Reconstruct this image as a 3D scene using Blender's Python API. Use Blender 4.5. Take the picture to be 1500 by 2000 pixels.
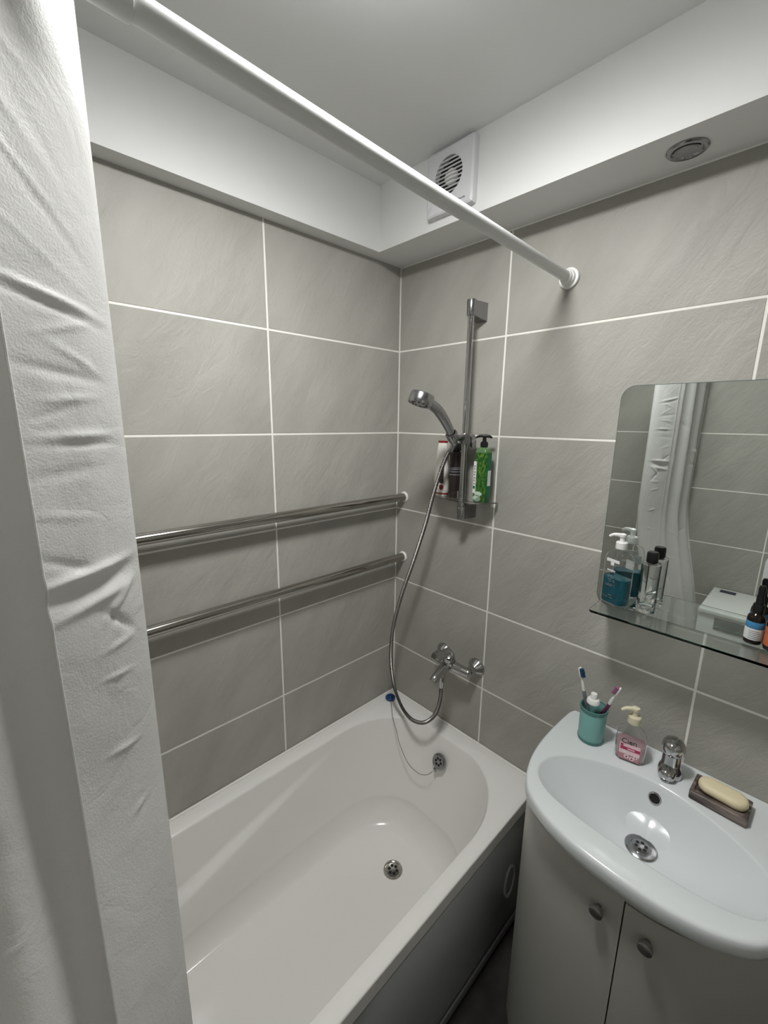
import bpy, bmesh, math, random
from math import sin, cos, pi, radians
from mathutils import Vector, Matrix, noise

random.seed(4)
S = bpy.context.scene
COL = S.collection
for o in list(bpy.data.objects):
    bpy.data.objects.remove(o)

# ------------------------------------------------------------------ camera
cam_d = bpy.data.cameras.new('camera')
cam = bpy.data.objects.new('camera', cam_d)
COL.objects.link(cam)
cam.location = (1.1944, -1.2133, 1.7561)
cam.rotation_euler = (1.35939, -0.011722, 0.810647)
cam_d.sensor_fit = 'VERTICAL'
cam_d.sensor_height = 24.0
cam_d.lens = 822.78 / 2000 * 24.0
cam_d.clip_start = 0.01
S.camera = cam

# ------------------------------------------------------------------ world, exposure
W = bpy.data.worlds.new('world')
S.world = W
W.use_nodes = True
W.node_tree.nodes['Background'].inputs[0].default_value = (0.5, 0.52, 0.55, 1)
W.node_tree.nodes['Background'].inputs[1].default_value = 0.02
S.view_settings.view_transform = 'Standard'
S.view_settings.look = 'None'
S.view_settings.gamma = 1.0
S.view_settings.use_curve_mapping = False
S.view_settings.exposure = 0.0
S.cycles.max_bounces = 24
S.cycles.transmission_bounces = 24
S.cycles.glossy_bounces = 8
S.cycles.diffuse_bounces = 8
LAMP_STRENGTH = 122.0
LAMP = Vector((0.69, -0.75, 2.5))

# ------------------------------------------------------------------ materials
MATS = {}
def mat(name, col=(.8, .8, .8), rough=.5, metal=0., trans=0., ior=1.45, coat=0., spec=.5, alpha=1.):
    m = bpy.data.materials.new(name)
    m.use_nodes = True
    b = m.node_tree.nodes['Principled BSDF']
    b.inputs['Base Color'].default_value = (*col, 1)
    b.inputs['Roughness'].default_value = rough
    b.inputs['Metallic'].default_value = metal
    b.inputs['Transmission Weight'].default_value = trans
    b.inputs['IOR'].default_value = ior
    b.inputs['Coat Weight'].default_value = coat
    b.inputs['Specular IOR Level'].default_value = spec
    b.inputs['Alpha'].default_value = alpha
    MATS[name] = m
    return m

def N(m, typ, **kw):
    n = m.node_tree.nodes.new(typ)
    for k, v in kw.items():
        if k in n.bl_rna.properties:
            setattr(n, k, v)
        else:
            n.inputs[k].default_value = v
    return n

def L(m, a, b):
    m.node_tree.links.new(a, b)

def P(m):
    return m.node_tree.nodes['Principled BSDF']

def add_bump(m, scale, strength, dist=.002, detail=4., coord='Object', stretch=(1, 1, 1), rot=(0, 0, 0)):
    tc = N(m, 'ShaderNodeTexCoord')
    mp = N(m, 'ShaderNodeMapping')
    mp.inputs['Scale'].default_value = stretch
    mp.inputs['Rotation'].default_value = rot
    nz = N(m, 'ShaderNodeTexNoise')
    nz.inputs['Scale'].default_value = scale
    nz.inputs['Detail'].default_value = detail
    bp = N(m, 'ShaderNodeBump')
    bp.inputs['Strength'].default_value = strength
    bp.inputs['Distance'].default_value = dist
    L(m, tc.outputs[coord], mp.inputs['Vector'])
    L(m, mp.outputs[0], nz.inputs['Vector'])
    L(m, nz.outputs['Fac'], bp.inputs['Height'])
    L(m, bp.outputs[0], P(m).inputs['Normal'])
    return nz, bp

def add_var(m, c1, c2, scale, detail=5., coord='Object', lo=.3, hi=.7, stretch=(1, 1, 1)):
    tc = N(m, 'ShaderNodeTexCoord')
    mp = N(m, 'ShaderNodeMapping')
    mp.inputs['Scale'].default_value = stretch
    nz = N(m, 'ShaderNodeTexNoise')
    nz.inputs['Scale'].default_value = scale
    nz.inputs['Detail'].default_value = detail
    rp = N(m, 'ShaderNodeValToRGB')
    rp.color_ramp.elements[0].position = lo
    rp.color_ramp.elements[0].color = (*c1, 1)
    rp.color_ramp.elements[1].position = hi
    rp.color_ramp.elements[1].color = (*c2, 1)
    L(m, tc.outputs[coord], mp.inputs['Vector'])
    L(m, mp.outputs[0], nz.inputs['Vector'])
    L(m, nz.outputs['Fac'], rp.inputs['Fac'])
    L(m, rp.outputs[0], P(m).inputs['Base Color'])
    return rp

mat('paint', (.75, .755, .75), .65)
add_bump(MATS['paint'], 160, .12, .001)
mat('grout', (.86, .85, .80), .8)
add_bump(MATS['grout'], 300, .2, .0006)
mat('porcelain', (.68, .715, .73), .15, spec=.45)
mat('acrylic', (.86, .85, .83), .14, spec=.5)
mat('chrome', (.50, .50, .50), .08, 1.)
mat('steel', (.42, .40, .37), .14, 1.)
mat('satin_chrome', (.36, .36, .37), .2, 1.)
mat('hole', (.006, .006, .006), .6)
mat('white_plastic', (.80, .80, .79), .32)
mat('white_metal', (.68, .69, .69), .28)
mat('fan_plastic', (.67, .67, .69), .4)
mat('black_plastic', (.008, .008, .009), .3)
mat('blue_rubber', (.012, .06, .20), .45)
mat('sealant', (.82, .81, .77), .5)
mat('screen_panel', (.44, .455, .455), .25, spec=.5)
mat('alu_rail', (.42, .43, .44), .35, .6)
mat('cabinet', (.44, .44, .41), .42)
mat('knob', (.30, .30, .29), .3, .9)
mat('teal', (.20, .43, .41), .35)
mat('teal_clear', (.13, .36, .34), .2, trans=.5)
mat('clear_plastic', (.98, .985, .985), .02, trans=1., ior=1.27)
mat('clear_glass', (.97, .98, .97), .02, trans=1., ior=1.45)
mat('cream_plastic', (.68, .63, .47), .4)
mat('soap', (.74, .66, .45), .5)
mat('pink_liquid', (.84, .58, .62), .25, trans=.35)
mat('pink_dark', (.45, .03, .11), .4)
mat('pink_mid', (.50, .23, .28), .4)
mat('pink_pale', (.85, .62, .66), .4)
mat('teal_liquid', (.004, .19, .27), .05, trans=.5, ior=1.33)
mat('print_black', (.01, .01, .012), .5)
mat('print_white', (.75, .77, .77), .5)
mat('print_grey', (.20, .22, .24), .5)
mat('purple', (.18, .045, .10), .4)
mat('bristle_blue', (.01, .05, .11), .6)
mat('bristle_purple', (.28, .11, .19), .6)
mat('dark_brown', (.028, .02, .018), .3)
mat('cosmetic_white', (.78, .77, .73), .35)
mat('red_print', (.22, .012, .014), .4)
mat('amber_glass', (.012, .008, .006), .12)
mat('orange_label', (.50, .13, .05), .5)
mat('label_white', (.72, .72, .72), .5)
mat('label_blue', (.05, .22, .42), .5)
mat('appliance', (.74, .76, .74), .3)
mat('panel_dark', (.045, .06, .055), .2)
mat('sticker_dark', (.03, .035, .07), .4)
mat('lens_grey', (.30, .30, .31), .25)
mat('door_white', (.74, .73, .70), .4)
mat('seam', (.05, .05, .045), .8)
mat('cord', (.30, .30, .29), .35, .7)
mat('cucumber', (.50, .66, .50), .5)
mat('cucumber_rim', (.03, .14, .04), .5)
mat('mirror_edge', (.05, .09, .08), .3)

# mirror silver
mat('mirror', (.80, .84, .815), .0, 1.)

# shelf glass: clear with green absorption, so the long edges go green by themselves
m = mat('shelf_glass', (1, 1, 1), .0, trans=1., ior=1.5)
va = N(m, 'ShaderNodeVolumeAbsorption')
va.inputs['Color'].default_value = (.30, .80, .66, 1)
va.inputs['Density'].default_value = 12.
L(m, va.outputs[0], m.node_tree.nodes['Material Output'].inputs['Volume'])

# wall tile: pale slate relief, every tile offset by its own random value
m = mat('tile', (.42, .41, .38), .46, spec=.35)
geo = N(m, 'ShaderNodeNewGeometry')
oi = N(m, 'ShaderNodeObjectInfo')
off = N(m, 'ShaderNodeVectorMath', operation='SCALE')
cx = N(m, 'ShaderNodeCombineXYZ')
L(m, oi.outputs['Random'], cx.inputs[0]); L(m, oi.outputs['Random'], cx.inputs[1]); L(m, oi.outputs['Random'], cx.inputs[2])
L(m, cx.outputs[0], off.inputs[0]); off.inputs['Scale'].default_value = 37.
ad = N(m, 'ShaderNodeVectorMath', operation='ADD')
L(m, geo.outputs['Position'], ad.inputs[0]); L(m, off.outputs[0], ad.inputs[1])
# fold both walls onto one (u, z) plane: u = x - y
sx = N(m, 'ShaderNodeSeparateXYZ'); L(m, ad.outputs[0], sx.inputs[0])
us = N(m, 'ShaderNodeMath', operation='ADD'); L(m, sx.outputs[0], us.inputs[0]); L(m, sx.outputs[1], us.inputs[1])
cb = N(m, 'ShaderNodeCombineXYZ'); L(m, us.outputs[0], cb.inputs[0]); L(m, sx.outputs[2], cb.inputs[1])
mp = N(m, 'ShaderNodeMapping')
mr0 = N(m, 'ShaderNodeMapping')
mr0.inputs['Rotation'].default_value = (0, 0, radians(-56))
L(m, cb.outputs[0], mr0.inputs['Vector'])
mp.inputs['Scale'].default_value = (1.0, 2.6, 1.0)
L(m, mr0.outputs[0], mp.inputs['Vector'])
n1 = N(m, 'ShaderNodeTexNoise'); n1.inputs['Scale'].default_value = 9.; n1.inputs['Detail'].default_value = 9.; n1.inputs['Roughness'].default_value = .62
n1.inputs['Distortion'].default_value = .6
L(m, mp.outputs[0], n1.inputs['Vector'])
n2 = N(m, 'ShaderNodeTexNoise'); n2.inputs['Scale'].default_value = 140.; n2.inputs['Detail'].default_value = 3.
L(m, cb.outputs[0], n2.inputs['Vector'])
mx = N(m, 'ShaderNodeMath', operation='MULTIPLY_ADD')
L(m, n2.outputs['Fac'], mx.inputs[0]); mx.inputs[1].default_value = .12
L(m, n1.outputs['Fac'], mx.inputs[2])
bp = N(m, 'ShaderNodeBump'); bp.inputs['Strength'].default_value = .6; bp.inputs['Distance'].default_value = .006
L(m, mx.outputs[0], bp.inputs['Height']); L(m, bp.outputs[0], P(m).inputs['Normal'])
n3 = N(m, 'ShaderNodeTexNoise'); n3.inputs['Scale'].default_value = 3.5; n3.inputs['Detail'].default_value = 6.
L(m, mp.outputs[0], n3.inputs['Vector'])
rp = N(m, 'ShaderNodeValToRGB')
rp.color_ramp.elements[0].position = .3; rp.color_ramp.elements[0].color = (.348, .340, .310, 1)
rp.color_ramp.elements[1].position = .72; rp.color_ramp.elements[1].color = (.418, .410, .375, 1)
L(m, n3.outputs['Fac'], rp.inputs['Fac']); L(m, rp.outputs[0], P(m).inputs['Base Color'])

# floor: dark stone tile
m = mat('floor_stone', (.03, .028, .026), .45)
add_var(m, (.012, .011, .010), (.05, .046, .042), 9., 8.)

# curtain: white translucent plastic with a fine pebbled emboss
m = mat('curtain', (.79, .79, .78), .48, spec=.35)
tc = N(m, 'ShaderNodeTexCoord')
vz = N(m, 'ShaderNodeTexNoise'); vz.inputs['Scale'].default_value = 420.; vz.inputs['Detail'].default_value = 2.
L(m, tc.outputs['Object'], vz.inputs['Vector'])
v2 = N(m, 'ShaderNodeTexNoise'); v2.inputs['Scale'].default_value = 13.; v2.inputs['Detail'].default_value = 4.; v2.inputs['Distortion'].default_value = .9
L(m, tc.outputs['Object'], v2.inputs['Vector'])
b1 = N(m, 'ShaderNodeBump'); b1.inputs['Strength'].default_value = .4; b1.inputs['Distance'].default_value = .0012
b2 = N(m, 'ShaderNodeBump'); b2.inputs['Strength'].default_value = .30; b2.inputs['Distance'].default_value = .010
v3 = N(m, 'ShaderNodeMath', operation='SUBTRACT'); v3.inputs[1].default_value = .5
v4 = N(m, 'ShaderNodeMath', operation='ABSOLUTE')
L(m, v2.outputs['Fac'], v3.inputs[0]); L(m, v3.outputs[0], v4.inputs[0]); L(m, v4.outputs[0], b2.inputs['Height']); L(m, vz.outputs['Fac'], b1.inputs['Height'])
L(m, b2.outputs[0], b1.inputs['Normal']); L(m, b1.outputs[0], P(m).inputs['Normal'])
tl = N(m, 'ShaderNodeBsdfTranslucent'); tl.inputs['Color'].default_value = (.70, .70, .69, 1)
ms = N(m, 'ShaderNodeMixShader'); ms.inputs[0].default_value = .34
L(m, b1.outputs[0], tl.inputs['Normal'])
L(m, P(m).outputs[0], ms.inputs[1]); L(m, tl.outputs[0], ms.inputs[2])
L(m, ms.outputs[0], m.node_tree.nodes['Material Output'].inputs['Surface'])

# lamp diffuser
m = mat('lamp_diffuser', (.9, .9, .9), .4)
P(m).inputs['Emission Color'].default_value = (1.0, .995, .97, 1)
P(m).inputs['Emission Strength'].default_value = LAMP_STRENGTH

m = mat('lamp_rim', (.9, .9, .9), .4)
P(m).inputs['Emission Color'].default_value = (.93, .96, 1.0, 1)
P(m).inputs['Emission Strength'].default_value = LAMP_STRENGTH*.055

# soap dish: dark banded stone
m = mat('dish_stone', (.1, .08, .075), .4)
add_var(m, (.035, .026, .026), (.30, .24, .215), 30., 8., lo=.38, hi=.72, stretch=(.5, 2.2, 2.2))

# shower hose: fine ribs along the length (UV x runs along the hose)
m = mat('hose', (.21, .20, .19), .38, 1.)

# green bottle printing
def green_print():
    m = mat('green_print', (.05, .3, .08), .3)
    tc = N(m, 'ShaderNodeTexCoord')
    nz = N(m, 'ShaderNodeTexNoise'); nz.inputs['Scale'].default_value = 95.; nz.inputs['Detail'].default_value = 3.; nz.inputs['Distortion'].default_value = 2.5
    mp = N(m, 'ShaderNodeMapping'); mp.inputs['Rotation'].default_value = (0, radians(35), 0); mp.inputs['Scale'].default_value = (1., 1., .45)
    L(m, tc.outputs['Object'], mp.inputs['Vector']); L(m, mp.outputs[0], nz.inputs['Vector'])
    rp = N(m, 'ShaderNodeValToRGB')
    e = rp.color_ramp.elements
    e[0].position = .36; e[0].color = (.003, .035, .008, 1)
    e[1].position = .68; e[1].color = (.16, .25, .03, 1)
    k = e.new(.5); k.color = (.018, .12, .016, 1)
    L(m, nz.outputs['Fac'], rp.inputs['Fac']); L(m, rp.outputs[0], P(m).inputs['Base Color'])
green_print()
mat('green_plain', (.006, .15, .062), .3)
mat('green_clear', (.12, .24, .10), .25, trans=.2)

# ------------------------------------------------------------------ mesh helpers
BASE = {}
def _mesh(name, vf, mats, smooth=True, angle=35):
    v, f = vf[0], vf[1]
    me = bpy.data.meshes.new(name)
    me.from_pydata([tuple(p) for p in v], [], [tuple(q) for q in f])
    me.validate()
    bm = bmesh.new(); bm.from_mesh(me)
    bmesh.ops.recalc_face_normals(bm, faces=bm.faces)
    bm.to_mesh(me); bm.free()
    if not isinstance(mats, (list, tuple)):
        mats = [mats]
    for mm in mats:
        me.materials.append(MATS[mm])
    if smooth:
        me.shade_smooth()
        me.set_sharp_from_angle(angle=radians(angle))
    return me

def part(name, vf, m, parent, smooth=True, angle=35, label=None, flip=False):
    """mesh given in world coordinates, made a child of parent (thing or part)"""
    b = BASE[parent.name]
    v = [Vector(p) - b for p in vf[0]]
    o = bpy.data.objects.new(name, _mesh(name, (v, vf[1]), m, smooth, angle))
    if flip: o.data.flip_normals()
    COL.objects.link(o)
    o.parent = parent
    BASE[o.name] = b
    if label:
        o['label'] = label
    return o

def thing(name, label, cat, loc, group=None):
    o = bpy.data.objects.new(name, None)
    o.empty_display_size = .05
    COL.objects.link(o)
    o.location = loc
    o['label'] = label; o['category'] = cat
    if group: o['group'] = group
    BASE[o.name] = Vector(loc)
    return o

def solid(name, vf, m, label=None, cat=None, group=None, kind=None, smooth=True, angle=35):
    """a thing that is a single mesh, origin at its base"""
    vs = [Vector(p) for p in vf[0]]
    lo = Vector([min(p[i] for p in vs) for i in range(3)]); hi = Vector([max(p[i] for p in vs) for i in range(3)])
    c = Vector(((lo.x+hi.x)/2, (lo.y+hi.y)/2, lo.z))
    o = bpy.data.objects.new(name, _mesh(name, ([p-c for p in vs], vf[1]), m, smooth, angle))
    COL.objects.link(o)
    o.location = c
    BASE[o.name] = c
    if label: o['label'] = label
    if cat: o['category'] = cat
    if group: o['group'] = group
    if kind: o['kind'] = kind
    return o

def join(*vfs):
    V, F = [], []
    for v, f in vfs:
        k = len(V)
        V += [Vector(p) for p in v]
        F += [tuple(i+k for i in q) for q in f]
    return V, F

def xf(vf, M):
    return [M @ Vector(p) for p in vf[0]], vf[1]

def box(x0, x1, y0, y1, z0, z1, bev=0., seg=2):
    bm = bmesh.new()
    bmesh.ops.create_cube(bm, size=1.)
    for v in bm.verts:
        v.co = ((x0+x1)/2 + v.co.x*(x1-x0), (y0+y1)/2 + v.co.y*(y1-y0), (z0+z1)/2 + v.co.z*(z1-z0))
    if bev > 0:
        bmesh.ops.bevel(bm, geom=list(bm.edges), offset=bev, segments=seg, profile=.5, affect='EDGES')
    bm.verts.index_update()
    r = [v.co.copy() for v in bm.verts], [tuple(v.index for v in f.verts) for f in bm.faces]
    bm.free()
    return r

def frame(axis):
    a = Vector(axis).normalized()
    t = Vector((0, 0, 1)) if abs(a.z) < .9 else Vector((1, 0, 0))
    u = t.cross(a).normalized()
    return u, a.cross(u).normalized(), a

def loft(rings, closed=True, cap0=False, cap1=False):
    V, F = [], []
    n = len(rings[0])
    for r in rings:
        V += [Vector(p) for p in r]
    for i in range(len(rings)-1):
        for j in range(n if closed else n-1):
            k = (j+1) % n
            F.append((i*n+j, i*n+k, (i+1)*n+k, (i+1)*n+j))
    if cap0: F.append(tuple(range(n-1, -1, -1)))
    if cap1: F.append(tuple((len(rings)-1)*n + j for j in range(n)))
    return V, F

def lathe(prof, org, axis=(0, 0, 1), n=32, cap0=True, cap1=True):
    """prof: list of (radius, height along axis)"""
    u, v, a = frame(axis)
    org = Vector(org)
    rings = []
    for r, h in prof:
        r = max(r, 1e-5)
        rings.append([org + a*h + (u*cos(2*pi*j/n) + v*sin(2*pi*j/n))*r for j in range(n)])
    return loft(rings, True, cap0, cap1)

def cyl(p0, p1, r, r1=None, n=24, ch=0.):
    p0, p1 = Vector(p0), Vector(p1)
    h = (p1-p0).length
    r1 = r if r1 is None else r1
    if ch > 0:
        return lathe([(r-ch, 0), (r-ch*.3, ch*.3), (r, ch), (r1, h-ch), (r1-ch*.3, h-ch*.3), (r1-ch, h)], p0, p1-p0, n)
    return lathe([(r, 0), (r1, h)], p0, p1-p0, n)

def crom(pts, m=8):
    pts = [Vector(p) for p in pts]
    Q = [pts[0]*2-pts[1]] + pts + [pts[-1]*2-pts[-2]]
    out = []
    for i in range(1, len(Q)-2):
        p0, p1, p2, p3 = Q[i-1], Q[i], Q[i+1], Q[i+2]
        for k in range(m):
            t = k/m
            out.append(.5*((2*p1) + (p2-p0)*t + (2*p0-5*p1+4*p2-p3)*t*t + (3*p1-p0-3*p2+p3)*t**3))
    out.append(pts[-1])
    return out

def tube(pts, rad, n=16, cap=True):
    """pts list of Vector, rad constant or list"""
    pts = [Vector(p) for p in pts]
    rings = []
    up = None
    for i, p in enumerate(pts):
        a = (pts[min(i+1, len(pts)-1)] - pts[max(i-1, 0)]).normalized()
        if up is None:
            u, v, _ = frame(a)
        else:
            u = (up - a*up.dot(a)).normalized()
            v = a.cross(u)
        up = u
        r = rad[i] if isinstance(rad, (list, tuple)) else rad
        rings.append([p + (u*cos(2*pi*j/n) + v*sin(2*pi*j/n))*r for j in range(n)])
    return loft(rings, True, cap, cap)

def rrect(w, d, r, n=6):
    """rounded rectangle outline centred on 0"""
    out = []
    r = min(r, w/2-1e-5, d/2-1e-5)
    for cxx, cyy, a0 in ((w/2-r, d/2-r, 0), (-w/2+r, d/2-r, 90), (-w/2+r, -d/2+r, 180), (w/2-r, -d/2+r, 270)):
        for k in range(n+1):
            a = radians(a0 + 90*k/n)
            out.append(Vector((cxx + r*cos(a), cyy + r*sin(a), 0)))
    return out

def stack(sections, org, rot=0., n=6, cap0=True, cap1=True):
    """sections: (w, d, r, z); a bottle body"""
    M = Matrix.Translation(Vector(org)) @ Matrix.Rotation(rot, 4, 'Z')
    rings = [[M @ (p + Vector((0, 0, z))) for p in rrect(w, d, r, n)] for w, d, r, z in sections]
    return loft(rings, True, cap0, cap1)

def text_mesh(body, size, M, depth=.0003):
    cu = bpy.data.curves.new('lettering', 'FONT')
    cu.body = body; cu.size = size; cu.extrude = depth
    cu.align_x = 'CENTER'; cu.align_y = 'CENTER'
    cu.resolution_u = 3
    t = bpy.data.objects.new('lettering', cu)
    COL.objects.link(t)
    dg = bpy.context.evaluated_depsgraph_get()
    me = bpy.data.meshes.new_from_object(t.evaluated_get(dg))
    v = [M @ x.co for x in me.vertices]
    f = [tuple(p.vertices) for p in me.polygons]
    bpy.data.objects.remove(t); bpy.data.meshes.remove(me); bpy.data.curves.remove(cu)
    return v, f

def holes(center, axis, r, ring_r, count, parent, hr, depth=.0006, mid=True):
    u, v, a = frame(axis)
    c = Vector(center)
    spots = [c + (u*cos(2*pi*k/count)+v*sin(2*pi*k/count))*ring_r for k in range(count)]
    for s in spots:
        part('drain_hole', cyl(s, s + a*depth, hr, n=12), 'hole', parent)

# ------------------------------------------------------------------ room shell
RX, RY, RZ = 1.75, -1.70, 2.50
FLOOR_T = .05
solid('floor', box(-.1, RX+.1, RY-.1, .1, -FLOOR_T, 0), 'floor_stone', kind='structure', label='dark stone floor', smooth=False)
solid('ceiling', box(-.1, RX+.1, RY-.1, .1, RZ, RZ+.05), 'paint', kind='structure', label='smooth white painted ceiling', smooth=False)

GW, TT, GD = .0056, .009, .0010       # joint width, tile thickness, how far the joint sits back
def tile_mesh(w, h):
    b = .0007
    g = TT
    v = [(-w/2, -h/2, -g), (w/2, -h/2, -g), (w/2, h/2, -g), (-w/2, h/2, -g),
         (-w/2, -h/2, -b), (w/2, -h/2, -b), (w/2, h/2, -b), (-w/2, h/2, -b),
         (-w/2+b, -h/2+b, 0), (w/2-b, -h/2+b, 0), (w/2-b, h/2-b, 0), (-w/2+b, h/2-b, 0)]
    f = [(8, 9, 10, 11)]
    for a, c in ((0, 4), (4, 8)):
        for k in range(4):
            f.append((a+k, a+(k+1) % 4, c+(k+1) % 4, c+k))
    return _mesh('tile', (v, f), 'tile', smooth=False)
TCACHE = {}
ROWS = [2.50, 2.32, 2.017, 1.714, 1.411, 1.108, .805, .502, .199, 0.]
def tiled_wall(name, slab, cols, place, label, zmin=0., skip=None):
    w = solid(name, slab, 'grout', kind='structure', label=label, smooth=False)
    wl = w.location.copy()
    for a, b in zip(cols[:-1], cols[1:]):
        for z1, z0 in zip(ROWS[:-1], ROWS[1:]):
            ww, hh = abs(b-a)-GW, z1-z0-GW
            key = (round(ww, 4), round(hh, 4))
            if key not in TCACHE:
                TCACHE[key] = tile_mesh(*key)
            o = bpy.data.objects.new('tile', TCACHE[key])
            COL.objects.link(o)
            M = place((a+b)/2, (z0+z1)/2)
            o.parent = w
            o.matrix_local = Matrix.Translation(-wl) @ M
            BASE[o.name] = wl
    return w
def basis(x, y, z, o):
    M = Matrix((x, y, z)).transposed().to_4x4()
    M.translation = Vector(o)
    return M
tiled_wall('wall_left', box(-.1, -GD, RY, 0, 0, RZ), [0, -.552, -1.155, RY],
           lambda c, z: basis((0, 1, 0), (0, 0, 1), (1, 0, 0), (0, c, z)), 'wall of pale grey stone tiles along the bath')
tiled_wall('wall_back', box(-.1, RX+.1, -GD+.0, .1, 0, RZ) if False else box(-.1, RX+.1, GD, .1, 0, RZ), [0, .4543, 1.0573, 1.6603, RX],
           lambda c, z: basis((1, 0, 0), (0, 0, 1), (0, -1, 0), (c, 0, z)), 'wall of pale grey stone tiles behind mirror and shower')
tiled_wall('wall_front', box(-.1, RX+.1, RY-.1, RY-GD, 0, RZ), [0, .435, 1.038, 1.641, RX],
           lambda c, z: basis((-1, 0, 0), (0, 0, 1), (0, 1, 0), (c, RY, z)), 'wall of pale grey stone tiles seen in the mirror')
tiled_wall('wall_right', box(RX+GD, RX+.1, RY, 0, 0, RZ), [0, -.6, -1.2, RY],
           lambda c, z: basis((0, -1, 0), (0, 0, 1), (-1, 0, 0), (RX, c, z)), 'wall of pale grey stone tiles beside the door')

# boxed-in soffit running along left and back walls under the ceiling
SZ = 2.307
def soffit():
    a, b = .055, -.160
    out = [(0, 0), (0, RY), (a, RY), (a, b), (RX, b), (RX, 0)]
    lo = [Vector((x, y, SZ)) for x, y in out]; hi = [Vector((x, y, RZ)) for x, y in out]
    return loft([lo, hi], True, True, True)
solid('trim_1', soffit(), 'paint', kind='structure', label='white boxed-in soffit under the ceiling', smooth=False)
# white caulk lines where soffit meets tiles
solid('trim_2', tube([(.0015, -.0015, SZ-.001), (RX-.01, -.0015, SZ-.001)], .0022, 8), 'sealant', kind='structure', label='thin white caulk line under the soffit')

# door (behind the photographer)
dr = solid('door_1', box(RX-.045, RX-.002, -1.50, -.78, 0.0, 2.02, .004), 'door_white', kind='structure', label='plain white door')
part('door_handle', join(cyl((RX-.045, -.86, 1.02), (RX-.09, -.86, 1.02), .011), cyl((RX-.09, -.86, 1.02), (RX-.09, -.98, 1.02), .009, ch=.002)), 'satin_chrome', dr)

# ------------------------------------------------------------------ ceiling lamp
lamp = thing('ceiling_lamp', 'round white glass ceiling lamp, lit', 'lamp', (LAMP.x, LAMP.y, RZ-.075))
part('base_ring', lathe([(.10, 0), (.118, .002), (.12, .012), (.12, .02)], (LAMP.x, LAMP.y, RZ-.02)), 'white_metal', lamp)
part('side_wall', lathe([(.1125, 0), (.1140, .002), (.1140, .055)], (LAMP.x, LAMP.y, RZ-.075), cap0=False, cap1=False), 'lamp_rim', lamp)
part('diffuser', lathe([(1e-5, -.013), (.035, -.0122), (.07, -.0085), (.095, -.0030), (.1090, .0018), (.1125, .0045)], (LAMP.x, LAMP.y, RZ-.075)), 'lamp_diffuser', lamp)

# ------------------------------------------------------------------ bathtub
RIM = .575
def superell(x0, x1, y0, y1, e_far, nseg=96):
    """tub outline: egg-like ends of different sharpness"""
    cx_, cy_ = (x0+x1)/2, (y0+y1)/2
    hx, hy = (x1-x0)/2, (y1-y0)/2
    out = []
    for k in range(nseg):
        a = 2*pi*k/nseg
        c, s = cos(a), sin(a)
        n = e_far
        out.append(Vector((cx_ + hx*math.copysign(abs(c)**(2/n), c), cy_ + hy*math.copysign(abs(s)**(2/n), s), 0)))
    return out
def ends(x0, x1, ya, yb, lx, ly, n=14, ms=26):
    """outline with straight sides and elliptical corners (lx, ly)"""
    out = []
    def corner(cx_, cy_, a0):
        for k in range(n+1):
            a = radians(a0 + 90*k/n)
            out.append(Vector((cx_ + lx*cos(a), cy_ + ly*sin(a), 0)))
    def line(p, q, m_):
        for k in range(1, m_):
            t = k/m_
            out.append(Vector((p[0]+(q[0]-p[0])*t, p[1]+(q[1]-p[1])*t, 0)))
    corner(x1-lx, yb-ly, 0)
    line((x1-lx, yb), (x0+lx, yb), 4)
    corner(x0+lx, yb-ly, 90)
    line((x0, yb-ly), (x0, ya+ly), ms)
    corner(x0+lx, ya+ly, 180)
    line((x0+lx, ya), (x1-lx, ya), 4)
    corner(x1-lx, ya+ly, 270)
    line((x1, ya+ly), (x1, yb-ly), ms)
    return out
def smooth(t):
    t = max(0., min(1., t)); return t*t*(3-2*t)
tub = thing('bathtub', 'white acrylic bathtub built in along the tiled wall', 'bathtub', (.35, -.85, 0))
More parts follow.
